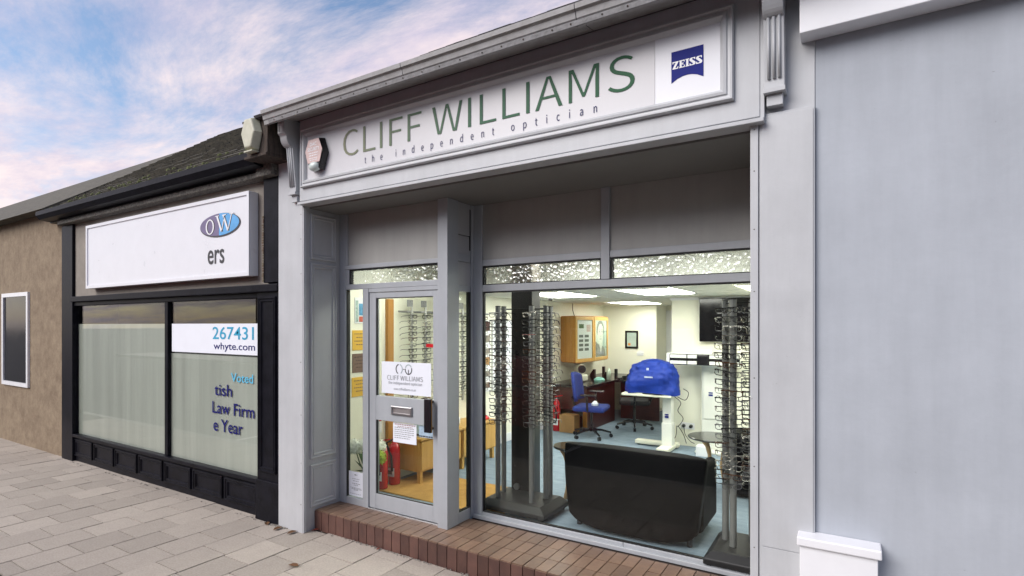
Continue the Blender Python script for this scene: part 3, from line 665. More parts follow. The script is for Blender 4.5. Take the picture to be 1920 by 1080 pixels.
for i in range(6):
    for j in range(10):
        if (i, j) in lit: continue
        o = bpy.data.objects.new('ceiling_tile', ctm); col.objects.link(o); o.parent = ceil
        o.location = (-4.2 + .325 + .65 * i, 2.052 + .3 + .6 * j, 2.245)
where = {(1, 1): 'nearest the black column', (3, 1): 'above the blue covered instrument', (5, 1): 'nearest the wall television', (1, 6): 'deepest in the shop'}
for (i, j), n in LIGHTS.items():
    x = -4.2 + .325 + .65 * i; y0 = 2.052 + .6 * j + .005; y1 = y0 + .6 * n - .01
    c = T('ceiling_light', 'glowing white ceiling light panel ' + where[(i, j)], 'ceiling light', (x, y0, 2.243), 'ceiling light panels')
    O('diffuser', boxes((x - .30, x + .30, y0 + .015, y1 - .015, 2.244, 2.256)), LEDP, c)
    O('rim', M().frame(x - .312, x + .312, y0, y1, [(0, 0), (0, .004), (.014, .004), (.014, -.01)], lambda a, b, h: (a, b, 2.244 - h)), WHITE, c)
for k, (x, w, yc) in enumerate(((-3.5, 'over the door, added to brighten the entrance', .95), (-2.1, 'behind the patterned glass', 1.45), (-1.05, 'at the right end of the window', 1.45))):  # door panel is an unseen addition, set forward to light entrance and flowers
    c = T('window_light', 'glowing light panel at the window head ' + w, 'ceiling light', (x, yc, 2.54), 'lights at the window head')
    O('diffuser', boxes((x - .35, x + .35, yc - .25, yc + .25, 2.545, 2.556)), LEDW, c)
    O('rim', M().frame(x - .365, x + .365, yc - .265, yc + .265, [(0, 0), (0, .004), (.014, .004), (.014, -.01)], lambda a, b, h: (a, b, 2.545 - h)), WHITE, c)
cc = T('ceiling_camera', 'small white dome camera hanging from the ceiling', 'camera', (-3.19, 2.98, 2.2))
O('housing', M().lathe([(.05, .04), (.05, .02), (.035, -.01)], (-3.19, 2.98, 2.2), 14), WHITE, cc, smooth=True)
O('lens', M().lathe([(.034, -.01), (.03, -.03), (.012, -.042)], (-3.19, 2.98, 2.2), 12), BLACK, cc, smooth=True)
B('entrance_mat', (-4.1, -2.60, .86, 1.63, FL + .001, FL + .012), COIR, label='orange brown coir mat on the floor inside the door', cat='mat')
B('skirting', (-4.199, -4.185, 2.6, 7.2, FL + .001, .29), WHITE, bpy.data.objects['left_wall'])

# spectacles, shared shape in four finishes
def spec_mesh(mt, arm):
    m = M(); r = .0034
    for s in (-1, 1):
        cx = s * .034; pts = []
        for i in range(9):
            a = 2 * math.pi * i / 8 + .39; pts.append((cx + .029 * math.copysign(abs(math.cos(a)) ** .7, math.cos(a)), 0, -.004 + .019 * math.copysign(abs(math.sin(a)) ** .7, math.sin(a))))
        m.tube(pts, r, 3)
        m.tube([(s * .060, 0, .010), (s * .068, .006, .010), (s * .069, .09, .006), (s * .066, .125, -.004), (s * .063, .145, -.030)], .003, 3)
    m.box(-.008, .008, -.002, .002, .003, .008); m.box(-.066, .066, -.003, .003, .010, .0168)
    me = m.mesh('spectacles'); me.materials.append(mt); return me
SPM = [spec_mesh(mat('black_acetate', (.012, .012, .013), .25), 0), spec_mesh(mat('gunmetal_wire', (.10, .10, .11), .3, metal=.8), 0), spec_mesh(mat('tortoise_acetate', (.06, .025, .012), .25), 0), spec_mesh(STEEL, 0)]
def specs(x, y, z, rz, label, group, wt=(5, 3, 2, 3)):
    q = random.choices(range(4), wt)[0]; label = ('black ', 'gunmetal ', 'dark brown ', 'silver ')[q] + label
    o = bpy.data.objects.new('spectacles', SPM[q]); col.objects.link(o)
    o.location = (x, y, z); o.rotation_euler = (random.gauss(0, .05), random.gauss(0, .05), rz + random.gauss(0, .09)); k = random.uniform(.96, 1.08); o.scale = (k, 1, k)
    tag(o, label, 'spectacles', group)

ORD = 'first second third fourth fifth sixth seventh eighth ninth tenth eleventh twelfth thirteenth fourteenth fifteenth sixteenth seventeenth eighteenth nineteenth twentieth twenty-first twenty-second'.split()
def tower(name, label, bx, by, hw, hd, poles, ztop, zlow, slabel, sgroup, tie, pnames):
    t = T(name, label, 'display stand', (bx, by, FL))
    pts = [(bx - hw, by - hd), (bx + hw, by - hd), (bx + hw, by + hd), (bx - hw, by + hd)]
    m = M(); top = [(bx + (x - bx) * .80, by + (y - by) * .80, FL + .125) for x, y in pts]; mid = [(x, y, FL + .075) for x, y in pts]; bot = [(x, y, FL + .035) for x, y in pts]
    m.add(bot + mid + top, [(0, 3, 2, 1), (8, 9, 10, 11)] + [(r * 4 + i, r * 4 + (i + 1) % 4, r * 4 + 4 + (i + 1) % 4, r * 4 + 4 + i) for r in (0, 1) for i in range(4)])
    O('base', m, DARK, t, bevel=.008)
    for x, y in pts:
        O('caster', M().cyl((bx + (x - bx) * .85 - .015, by + (y - by) * .85, FL + .024), (bx + (x - bx) * .85 + .015, by + (y - by) * .85, FL + .024), .022, n=10), RUBBER, t)
    for x, y in poles:
        p = O('pole', M().cyl((x, y, FL + .11), (x, y, ztop), .024, n=14), POLE, t, smooth=False)
        m = M(); z = ztop - .075
        while z > zlow: m.box(x - .007, x + .007, y - .043, y - .016, z - .006, z + .006); z -= .0645
        O('peg_row', m, METAL, p, kind='stuff')
        O('pole_cap', M().cyl((x, y, ztop), (x, y, ztop + .006), .025, n=14), DARK, p)
    if tie: O('tie_bar', M().tube([(x, y, ztop - .02) for x, y in tie], .006, 6), DARK, t)
    for (x, y), pn in zip(poles, pnames):
        z = ztop - .07; k = 0
        while z > zlow:
            specs(x, y - .045, z, 0, 'spectacles, ' + ORD[k] + ' from the top on the ' + pn + slabel, sgroup)
            z -= .0645; k += 1
    return t
tower('spectacle_tower', 'tall spectacle stand of grey poles on charcoal base around the black column', -2.50, 1.14, .34, .24,
      [(-2.70, 1.02), (-2.73, 1.165), (-2.355, 1.03), (-2.30, 1.19), (-2.33, 1.33)], 2.02, .98, ' rod of the column tower', 'spectacles on the column tower',
      [(-2.70, 1.02), (-2.73, 1.165), (-2.6, 1.25), (-2.33, 1.33), (-2.30, 1.19), (-2.355, 1.03)], ('left front', 'left rear', 'middle front', 'right front', 'right rear'))
tower('spectacle_tower', 'spectacle stand of grey poles half hidden by the right pilaster', -.60, 1.03, .25, .27,
      [(-.755, 1.06), (-.685, .95), (-.56, 1.0), (-.60, 1.22), (-.48, 1.16)], 2.03, .72, ' rod by the right pilaster', 'spectacles on the right tower', [(-.755, 1.06), (-.685, .95), (-.56, 1.0), (-.48, 1.16), (-.60, 1.22)], ('leftmost', 'front', 'right front', 'hindmost', 'rightmost'))
cl = T('black_column', 'glossy black square column standing inside the window', 'column', (-2.62, 1.36, FL))
O('head_casing', boxes((-2.725, -2.50, 1.29, 1.45, 2.241, 2.559)), TAN, cl)
O('shaft', boxes((-2.725, -2.50, 1.29, 1.45, FL + .001, 2.24)), mat('column_black', (.008, .008, .009), .3), cl, bevel=.004)
O('power_socket', M().cyl((-2.66, 1.289, .33), (-2.66, 1.27, .33), .03, n=14), METAL, cl)

# wall rack above the oak units
wr = T('wall_rack', 'row of steel display rods on the left wall above the oak units', 'wall rack', (-4.16, 2.2, .9))
O('rail', M().tube([(-4.15, 1.27, 2.0), (-4.15, 3.0, 2.0)], .012, 8), METAL, wr)
for k, y in enumerate((1.41, 1.64, 1.87, 2.10, 2.34, 2.57, 2.80)):
    O('rod', boxes((-4.10, -4.082, y - .012, y + .012, .92, 2.05), (-4.16, -4.10, y - .01, y + .01, 1.99, 2.01), (-4.199, -4.10, y - .01, y + .01, .95, .97)), METAL, wr)
    O('rod_header', boxes((-4.12, -4.112, y - .045, y + .045, 2.055, 2.13)), mat('header_card', (.25, .25, .26), .5, var=.4, vs_=60), wr)
    z = 1.95; q = 0
    while z > .98:
        specs(-4.072, y, z, R(90), 'spectacles, ' + ORD[q] + ' from the top on the ' + ORD[k] + ' wall rod from the door', 'spectacles on the wall rods', (4, 4, 1, 4)); z -= .0625; q += 1
for k, (y, w, hw) in enumerate(((2.99, 'nearer', .09), (3.4, 'farther', .26))):
    t = T('shelf_panel', w + ' white wall panel of small coloured pictures beyond the wall rods', 'wall panel', (-4.19, y, .9))
    B('board', (-4.199, -4.17, y - hw, y + hw, .95, 1.92), WHITE, t)
    for q in range(6): B('picture', (-4.169, -4.165, y - hw + .02, y + hw - .02, 1.0 + q * .155, 1.0 + q * .155 + random.uniform(.07, .13)), random.choice([BROWNP, MAHOG, CARD, TAN] if k == 0 else [WHITE, PAPER, PALEG]), t)

# oak units along the left wall
def unit(x0, x1, y0, y1, label):
    t = T('oak_unit', label, 'cabinet', ((x0 + x1) / 2, (y0 + y1) / 2, FL), 'oak units')
    O('carcass', boxes((x0, x1 - .02, y0 + .01, y1 - .01, FL + .13, .64)), OAK, t, bevel=.003)
    O('top', boxes((x0 - .001, x1 + .012, y0 - .008, y1 + .008, .641, .665)), OAK, t, bevel=.004)
    n = 3
    for k in range(n):
        a = y0 + .012 + (y1 - y0 - .024) * k / n; b = y0 + .012 + (y1 - y0 - .024) * (k + 1) / n
        O('door', boxes((x1 - .019, x1, a + .0015, b - .0015, FL + .15, .625)), OAK, t, bevel=.003)
    for x in (x0 + .03, x1 - .05):
        for y in (y0 + .04, y1 - .04): O('leg', boxes((x - .022, x + .022, y - .022, y + .022, FL, FL + .129)), OAK, t, bevel=.003)
    return t
unit(-4.185, -3.79, 1.22, 1.92, 'nearer honey oak unit on square legs behind the glass door')
unit(-4.185, -3.79, 1.95, 2.66, 'farther honey oak unit beside the column tower')
cd = T('card_stand', 'pale blue leaflet card standing on the near oak unit', 'leaflet', (-3.9, 1.3, .666))
O('card', M().prism([(-3.98, 1.30, .667), (-3.82, 1.30, .667), (-3.82, 1.33, .80), (-3.98, 1.33, .80)], (0, .004, 0)), mat('pale_blue_card', (.45, .6, .68), .5), cd)
O('band', M().prism([(-3.98, 1.2985, .672), (-3.82, 1.2985, .672), (-3.82, 1.303, .692), (-3.98, 1.303, .692)], (0, -.001, 0)), INK, cd)
O('cloth', M().lathe([(.10, 0), (.10, .02), (.07, .045), (.03, .055)], (-3.95, 2.55, .666), 9), RED, label='crumpled bright red cloth on the far oak unit', cat='cloth', smooth=True)
O('mug', M().lathe([(.03, 0), (.035, .05), (.033, .09), (.02, .092)], (-3.95, 2.05, .666), 12), WHITE, label='small white pot on the oak units below the wall rods', cat='pot', smooth=True)
dl = T('inner_door', 'edge of a brown wooden inner door against the left wall', 'door', (-4.18, 1.17, FL))
O('leaf', boxes((-4.199, -4.155, 1.115, 1.20, FL + .002, 2.13)), OAKD, dl, bevel=.003)
O('handle', M().tube([(-4.155, 1.19, 1.27), (-4.11, 1.19, 1.27), (-4.11, 1.13, 1.265)], .009, 6), METAL, dl, smooth=True)

# notices on the left wall, seen through the sidelight
def wall_notice(y0, y1, z0, z1, mt_, label, rows=4, ink=BROWNP):
    t = T('wall_notice', label, 'notice', (-4.199, (y0 + y1) / 2, z0))
    B('sheet', (-4.199, -4.194, y0, y1, z0, z1), mt_, t)
    O('print', lines([(z0 + (z1 - z0) * (.8 - .18 * k), .008, .1 + .1 * (k % 2), .9 - .1 * (k % 2)) for k in range(rows)], y0, y1, side(-4.1925)), ink, t)
    return t
wall_notice(.66, .90, 1.60, 1.80, YELLOWP, 'upper yellow notice on the wall inside the sidelight')
wall_notice(.66, .90, 1.375, 1.565, BROWNP, 'brown plaque between two yellow notices inside the sidelight', ink=MAHOG)
wall_notice(.655, .90, 1.135, 1.328, YELLOWP, 'lower yellow notice on the wall inside the sidelight')
t = wall_notice(.69, .92, 1.87, 2.13, WHITE, 'blue and red printed poster at the top of the sidelight wall', rows=0)
B('print_block', (-4.1935, -4.192, .745, .91, 1.95, 2.07), mat('poster_blue', (.09, .28, .48), .5, var=.3, vs_=60), t)
B('print_block', (-4.1935, -4.192, .745, .91, 1.885, 1.94), mat('poster_red', (.5, .10, .06), .5, var=.2), t)
B('print_block', (-4.1935, -4.192, .70, .735, 1.885, 2.10), mat('poster_mix', (.35, .45, .42), .5, var=.5, vs_=45), t)
# stickers and papers on the door and sidelight glass
def paper(name, label, x0, x1, z0, z1, y, rows, mt_=PAPER, ink=INKG, cat='notice'):
    t = T(name, label, cat, ((x0 + x1) / 2, y, z0))
    B('sheet', (x0, x1, y - .002, y, z0, z1), mt_, t)
    if rows: O('print', lines(rows, x0, x1, front(y - .003)), ink, t)
    return t
yg = dy + .0195
t = paper('door_poster', 'white poster with shop name and linked ring logo on the door glass', -3.60, -3.02, 1.24, 1.525, yg - .001, None, cat='poster')
fp = front(yg - .005)
text('lettering', 'CLIFF WILLIAMS', -3.53, -3.11, 1.362, 1.404, fp, INKG, t)
text('tagline', 'the independent optician', -3.515, -3.12, 1.318, 1.352, fp, INKG, t)
text('web_address', 'www.cliffwilliams.co.uk', -3.45, -3.19, 1.275, 1.297, fp, INKG, t)
for cx_, gap in ((-3.385, 0), (-3.275, 1)):
    for a0, a1, mt_ in ((100, 250, INK), (-60, 80, mat('ring_grey', (.35, .42, .45), .5))) if not gap else ((170, 380, INK), (30, 160, mat('ring_grey', (.35, .42, .45), .5))):
        m = M(); e1 = ell(cx_, 1.462, .042, .046, 16, a0, a1); e2 = ell(cx_, 1.462, .033, .037, 16, a0, a1)
        for i in range(16): m.poly([(e1[i][0], yg - .005, e1[i][1]), (e1[i + 1][0], yg - .005, e1[i + 1][1]), (e2[i + 1][0], yg - .005, e2[i + 1][1]), (e2[i][0], yg - .005, e2[i][1])])
        O('ring', m, mt_, t)
O('ring_mark', M().poly([(-3.279, yg - .005, 1.425), (-3.271, yg - .005, 1.425), (-3.271, yg - .005, 1.46), (-3.279, yg - .005, 1.46)]).poly([(-3.338, yg - .005, 1.459), (-3.322, yg - .005, 1.459), (-3.322, yg - .005, 1.465), (-3.338, yg - .005, 1.465)]), INK, t)
t = paper('door_notice', 'white printed sheet in the lower glass of the door', -3.46, -3.185, .81, .985, yg - .001, [(.94 - .018 * k, .006, .06, .9 - .06 * (k > 3) * (k - 2)) for k in range(6)])
O('heading', lines([(.968, .008, .08, .95), (.952, .006, .2, .85)], -3.46, -3.185, front(yg - .0045)), mat('grey_red_ink', (.4, .25, .26), .5), t)
paper('blue_sticker', 'small pale blue sticker beside the printed sheet on the door', -3.155, -3.0, .885, .985, yg - .001, [(.89, .012, .02, .98)], mat('pale_blue_print', (.36, .48, .60), .5, var=.25, vs_=50), INK, 'sticker')
paper('red_sticker', 'small red and white sticker near the door handle side', -3.075, -2.99, 1.662, 1.692, yg - .001, None, RED, cat='sticker')
t = paper('sidelight_notice', 'white printed notice at the bottom of the narrow sidelight', -4.025, -3.835, .245, .475, YD + .027, [(.44, .01, .4, .6), (.405, .005, .25, .75), (.385, .005, .3, .7), (.36, .006, .25, .8), (.345, .006, .35, .65), (.32, .005, .12, .9), (.31, .005, .2, .9), (.30, .005, .35, .7), (.265, .004, .1, .9)])

# flowers and extinguishers
fv = T('flower_vase', 'tall vase of white and lime flowers behind the narrow sidelight', 'flowers', (-4.03, .68, FL))
O('vase', M().lathe([(.06, 0), (.05, .1), (.04, .2), (.06, .24)], (-4.03, .68, FL + .001), 12), WHITE, fv, smooth=True)
def bloom(c, r, mt_):
    m = M(); n = 110; rr = random.Random(int(c[2] * 1000)); c = Vector(c)
    m.lathe([(.02 * r, -.75 * r), (.55 * r, -.5 * r), (.75 * r, 0), (.55 * r, .5 * r), (.02 * r, .75 * r)], c, 10)
    for i in range(n):
        z = 1 - 1.8 * (i + .5) / n; a = i * 2.39996; q = math.sqrt(max(0, 1 - z * z)); d = Vector((q * math.cos(a), q * math.sin(a), z))
        s = d.orthogonal().normalized(); u = d.cross(s); t = rr.uniform(0, 6.28); s, u = s * math.cos(t) + u * math.sin(t), u * math.cos(t) - s * math.sin(t); k = r * rr.uniform(.74, .88)
        m.add([c + d * k - u * r * .2, c + d * k * 1.06 + s * r * .13, c + d * k * 1.24 + u * r * .24, c + d * k * 1.06 - s * r * .13], [(0, 1, 2, 3)])
    return O('bloom', m, mt_, fv)
bloom((-4.09, .60, .66), .085, PETALW); bloom((-3.98, .61, .70), .06, PETALW); bloom((-3.765, .60, .60), .075, PETALG); bloom((-3.84, .68, .68), .07, PETALW)
for k in range(16):
    a = random.uniform(0, 6.28); p = Vector((-4.03, .68, .42)); d = Vector((math.cos(a) * .13, math.sin(a) * .09, random.uniform(-.02, .34))); s = d.cross(Vector((0, 0, 1))).normalized() * .022
    O('leaf', M().add([p, p + d * .5 - s, p + d, p + d * .5 + s], [(0, 1, 2, 3)]), LEAFG, fv)
O('stem', M().tube([(-4.03, .68, .38), (-3.95, .67, .5), (-3.87, .66, .58)], .006, 5).tube([(-4.03, .68, .38), (-4.07, .64, .5), (-4.10, .62, .62)], .006, 5), LEAFG, fv)
def extinguisher(x, y, z, h, label, s=1):
    t = T('fire_extinguisher', label, 'extinguisher', (x, y, z), 'fire extinguishers')
    O('cylinder', M().lathe([(.054 * s, 0), (.06 * s, .01), (.06 * s, h * .72), (.048 * s, h * .82), (.025 * s, h * .87), (.022 * s, h * .92)], (x, y, z), 16), RED, t, smooth=True)
    O('valve', M().box(x - .02 * s, x + .03 * s, y - .015, y + .015, z + h * .9, z + h * .95), BLACK, t)
    O('lever', M().prism([(x - .02, y - .012, z + h * .95), (x + .1 * s, y - .012, z + h), (x + .1 * s, y - .012, z + h * 1.03), (x - .02, y - .012, z + h * .98)], (0, .024, 0)), RED, t)
    O('hose', M().tube([(x - .02, y - .02, z + h * .92), (x - .07 * s, y - .05 * s, z + h * .85), (x + .02 * s, y - .068 * s, z + h * .6), (x + .03 * s, y - .068 * s, z + h * .3)], .012 * s, 6), RUBBER, t, smooth=True)
    O('label_card', M().prism([(x - .03, y - .061 * s, z + h * .18), (x + .05, y - .056 * s, z + h * .18), (x + .05, y - .056 * s, z + h * .36), (x - .03, y - .061 * s, z + h * .36)], (0, -.004, 0)), WHITE, t)
    O('label_print', M().prism([(x - .03, y - .068 * s, z + h * .23), (x + .03, y - .068 * s, z + h * .23), (x + .03, y - .068 * s, z + h * .31), (x - .03, y - .068 * s, z + h * .31)], (0, -.0005, 0)), INK, t)
extinguisher(-4.05, .92, FL + .013, .50, 'nearer red fire extinguisher beside the flowers behind the door', 1.0)
extinguisher(-4.05, 1.10, FL + .013, .50, 'red fire extinguisher between its twin and the oak unit')
t = T('fire_sign', 'small red fire action sign above the extinguishers behind the door', 'sign', (-4.199, .98, .8))
B('plate', (-4.199, -4.194, .86, .98, .83, .97), RED, t); B('plate', (-4.199, -4.194, 1.0, 1.06, .72, .92), WHITE, t); B('pictogram', (-4.1935, -4.192, 1.005, 1.055, .84, .91), RED, t)

# two-seat sofa with its black back to the window
so = T('sofa', 'black leather two seat sofa with its high back to the window', 'sofa', (-1.48, 1.3, FL))
def sofa_back():
    m = M(); nx = 24; nz = 12; vs = []
    zb, zt = .235, .86
    for face in (0, 1):
        for j in range(nz + 1):
            w = j / nz; z = zb + (zt - zb) * w
            hw = .545 + .02 * w - (.06 * (1 - w / .12) ** 2 if w < .12 else 0) + (.02 * math.sin((w - .5) * 3.1))
            for i in range(nx + 1):
                u = 2 * i / nx - 1; x = -1.475 + hw * u
                bulge = .07 * (1 - abs(u) ** 4) + .03 * math.sin(math.pi * w)
                y = 1.03 - bulge + .05 * w
                if face: y = 1.03 + .14 + .05 * w - .05 * (abs(u) ** 6) - (.04 * max(0, (w - .85) / .15))
                dz = (.03 * (1 - abs(u) ** 3)) * (-1 if w < .01 else 0) + (-.012 * abs(u) ** 3 if w > .99 else 0)
                vs.append((x, y, z + dz))
    k = (nx + 1) * (nz + 1); I = lambda f, j, i: f * k + j * (nx + 1) + i; fs = []
    for j in range(nz):
        for i in range(nx):
            fs += [(I(0, j, i), I(0, j, i + 1), I(0, j + 1, i + 1), I(0, j + 1, i)), (I(1, j, i), I(1, j + 1, i), I(1, j + 1, i + 1), I(1, j, i + 1))]
        fs += [(I(0, j, 0), I(0, j + 1, 0), I(1, j + 1, 0), I(1, j, 0)), (I(0, j, nx), I(1, j, nx), I(1, j + 1, nx), I(0, j + 1, nx))]
    for i in range(nx):
        fs += [(I(0, 0, i), I(1, 0, i), I(1, 0, i + 1), I(0, 0, i + 1)), (I(0, nz, i), I(0, nz, i + 1), I(1, nz, i + 1), I(1, nz, i))]
    return m.add(vs, fs)
O('backrest', sofa_back(), LEATHER, so, smooth=True, bevel=.018, seg=3)
O('seat', boxes((-1.90, -1.05, 1.21, 1.72, .27, .56)), LEATHER, so, bevel=.05, seg=4)
for x in (-2.0, -1.03): O('arm', boxes((x, x + .09, 1.17, 1.72, .25, .74)), LEATHER, so, bevel=.04, seg=4)
for x in (-1.93, -1.02):
    for y in (1.10, 1.62): O('foot', M().cyl((x, y, FL), (x, y, .27), .022, n=10), BLACK, so)
def side_table(x, y, label, k_=1):
    t = T('side_table', label, 'side table', (x, y, FL), 'round side tables')
    O('table_top', M().lathe([(.24 * k_, .535), (.25 * k_, .542), (.25 * k_, .552), (.245 * k_, .558)], (x, y, FL), 32), mat('smoked_glass_top', (.05, .05, .045), .08), t)
    for k in range(3):
        a = R(90 + 120 * k + 40); c, s = math.cos(a), math.sin(a)
        O('leg', M().tube([(x + c * q * k_, y + s * q * k_, FL + .02 + z) for q, z in ((.20, 0), (.13, .05), (.085, .14), (.07, .25), (.085, .37), (.13, .46), (.19, .512))], .016, 8), mat('bent_beech', (.50, .32, .15), .4, var=.15), t, smooth=True)
    return t
side_table(-2.19, 1.49, 'round smoked glass side table with bent legs left of the sofa', .68)
side_table(-1.15, 2.62, 'round dark side table with bent legs right of the sofa')
B('tub_chair', (-1.05, -.55, 2.5, 3.0, FL + .02, .78), LEATHER, label='dark leather chair just behind the right table', cat='chair', bevel=.05, seg=3)

# instrument table with the blue cover
it = T('instrument_table', 'ivory lifting table on a splayed base under the blue cover', 'table', (-2.08, 4.2, FL))
O('table_top', boxes((-2.50, -1.83, 3.98, 4.40, .90, .93)), IVORY, it, bevel=.008)
O('column', boxes((-1.98, -1.86, 4.13, 4.25, .23, .895), (-1.99, -1.85, 4.12, 4.26, .23, .55)), EQUIP, it, bevel=.008)
O('base', boxes((-2.42, -1.82, 4.30, 4.42, FL + .02, FL + .075), (-2.0, -1.84, 3.9, 4.30, FL + .02, FL + .075)), IVORY, it, bevel=.012)
O('badge', boxes((-1.945, -1.895, 4.1155, 4.119, .62, .645), (-1.945, -1.895, 4.1155, 4.119, .655, .672)), LOGOB, it)
for x in (-2.38, -1.88): O('caster', M().cyl((x, 4.36, FL), (x, 4.36, FL + .03), .022, n=8), BLACK, it)
for o_ in (it,): o_.location.x -= .13
cv = T('dust_cover', 'bright blue nylon dust cover draped over an instrument', 'cover', (-2.13, 4.19, .931))
def cover():
    from mathutils import noise
    m = M(); n = 64; k = 26; vs = []
    prof = [(0, 1.07), (.15, 1.03), (.3, 1.0), (.5, .95), (.66, .86), (.8, .74), (.9, .58), (.96, .40), (1.0, .05)]
    def rad(w):
        for (a, ra), (b, rb) in zip(prof, prof[1:]):
            if w <= b: t = (w - a) / (b - a); return ra + (rb - ra) * t
        return .05
    for j in range(k + 1):
        w = (j / k) ** .8
        for i in range(n):
            a = 2 * math.pi * i / n; c, s = math.cos(a), math.sin(a); e = .45
            x = math.copysign(abs(c) ** e, c) * rad(w) * .32; y = math.copysign(abs(s) ** e, s) * rad(w) * .20; z = .46 * w
            p = Vector((x, y, z)); d = Vector((c, s * .8, .3 * w))
            q = 1.9 * (.030 * noise.noise(p * 5 + Vector((3, 1, 2))) + .028 * (abs(noise.noise(Vector((x * 9, y * 9, z * 2.5)))) - .2) + .012 * noise.noise(p * 22))
            p += d * q * (1 if w < .97 else .4); p.x += -.015 * w + .03 * w * w
            if j == 0: p.z += .014 * math.sin(3 * a)
            vs.append((p.x - 2.12, p.y + 4.19, p.z + .935))
    fs = [(j * n + i, j * n + (i + 1) % n, (j + 1) * n + (i + 1) % n, (j + 1) * n + i) for j in range(k) for i in range(n)] + [tuple(range(k * n, k * n + n))]
    return m.add(vs, fs)
O('cover_cloth', cover(), BLUEN, cv, smooth=True)
O('badge', boxes((-2.17, -2.06, 3.955, 3.962, 1.155, 1.172), (-2.145, -2.115, 3.965, 3.972, 1.255, 1.285)), mat('badge_silver', (.45, .5, .6), .4), cv)
cv.location.x -= .13
O('keyboard', boxes((-2.60, -2.34, 3.99, 4.05, .931, .945)), IVORY, label='slim ivory tray on the front edge of the instrument table', cat='tray', bevel=.004)
# frame-fitting instrument against the partition
fi = T('fitting_instrument', 'white column instrument with a black striped camera bar on the partition', 'instrument', (-1.5, 4.5, FL))
O('column', boxes((-1.68, -1.42, 4.47, 4.598, FL + .02, 1.36)), EQUIP, fi, bevel=.01)
O('column_door', boxes((-1.655, -1.445, 4.455, 4.469, .60, 1.34)), EQUIP, fi, bevel=.006)
O('foot', boxes((-1.72, -1.38, 4.25, 4.598, FL, FL + .02)), EQUIP, fi, bevel=.004)
O('badge', boxes((-1.585, -1.53, 4.4515, 4.454, .905, .93), (-1.585, -1.53, 4.4515, 4.454, .94, .957)), LOGOB, fi)
hb = O('camera_bar', boxes((-2.05, -1.10, 4.30, 4.46, 1.365, 1.525)), EQUIP, fi, bevel=.015)
O('bar_face', boxes((-2.0, -1.11, 4.292, 4.2995, 1.372, 1.518)), BLACK, hb)
for x0, x1 in ((-1.99, -1.775), (-1.76, -1.64), (-1.48, -1.12)):
    for z0, z1 in ((1.382, 1.426), (1.464, 1.508)): O('mirror_strip', boxes((x0, x1, 4.285, 4.2915, z0, z1)), EQUIP, hb)
O('camera_pod', boxes((-1.635, -1.49, 4.27, 4.291, 1.385, 1.505)), BLACK, hb, bevel=.006)
O('top_sensor', boxes((-1.66, -1.45, 4.33, 4.44, 1.526, 1.575)), EQUIP, hb, bevel=.012)
hb.location += Vector((-.06, 0, -.05))
tv = T('wall_television', 'black flat television high on the pale partition wall', 'television', (-1.3, 4.57, 1.6))
O('screen', boxes((-1.72, -.84, 4.52, 4.56, 1.63, 2.215)), SCREEN, tv, bevel=.006); O('bracket', boxes((-1.4, -1.1, 4.561, 4.599, 1.8, 2.0)), BLACK, tv)
sk = T('wall_socket', 'white double socket with two black plugs low on the partition', 'socket', (-1.88, 4.59, .4))
O('plate', boxes((-1.99, -1.80, 4.59, 4.599, .41, .50)), WHITE, sk, bevel=.003)
for x in (-1.945, -1.845): O('plug', M().cyl((x, 4.588, .455), (x, 4.55, .455), .026, .022, 10), BLACK, sk)
m = M()
for k, pts in enumerate(([(-1.945, 4.56, .44), (-1.94, 4.5, .32), (-1.97, 4.42, .25), (-2.0, 4.35, .22)], [(-1.845, 4.56, .44), (-1.82, 4.52, .35), (-1.74, 4.48, .27), (-1.68, 4.46, .25)],
                         [(-1.88, 4.2, .9), (-1.80, 4.22, .82), (-1.86, 4.3, .7), (-1.79, 4.3, .6), (-1.87, 4.36, .48), (-1.945, 4.54, .45)], [(-1.84, 4.2, .9), (-1.76, 4.3, .85), (-1.72, 4.3, .95), (-1.79, 4.3, 1.0)], [(-1.86, 4.3, .5), (-1.80, 4.35, .38), (-1.76, 4.35, .26)])):
    m.tube([Vector(p) - Vector((.09, 0, 0)) for p in smooth_pts(pts)], .005, 5)
O('cables', m, RUBBER, label='tangle of thin black cables hanging beside the lifting table', cat='cable')
O('adaptor_box', boxes((-1.66, -1.5, 4.05, 4.2, FL, .31)), WHITE, label='small white box on the carpet behind the sofa', cat='box', bevel=.01)
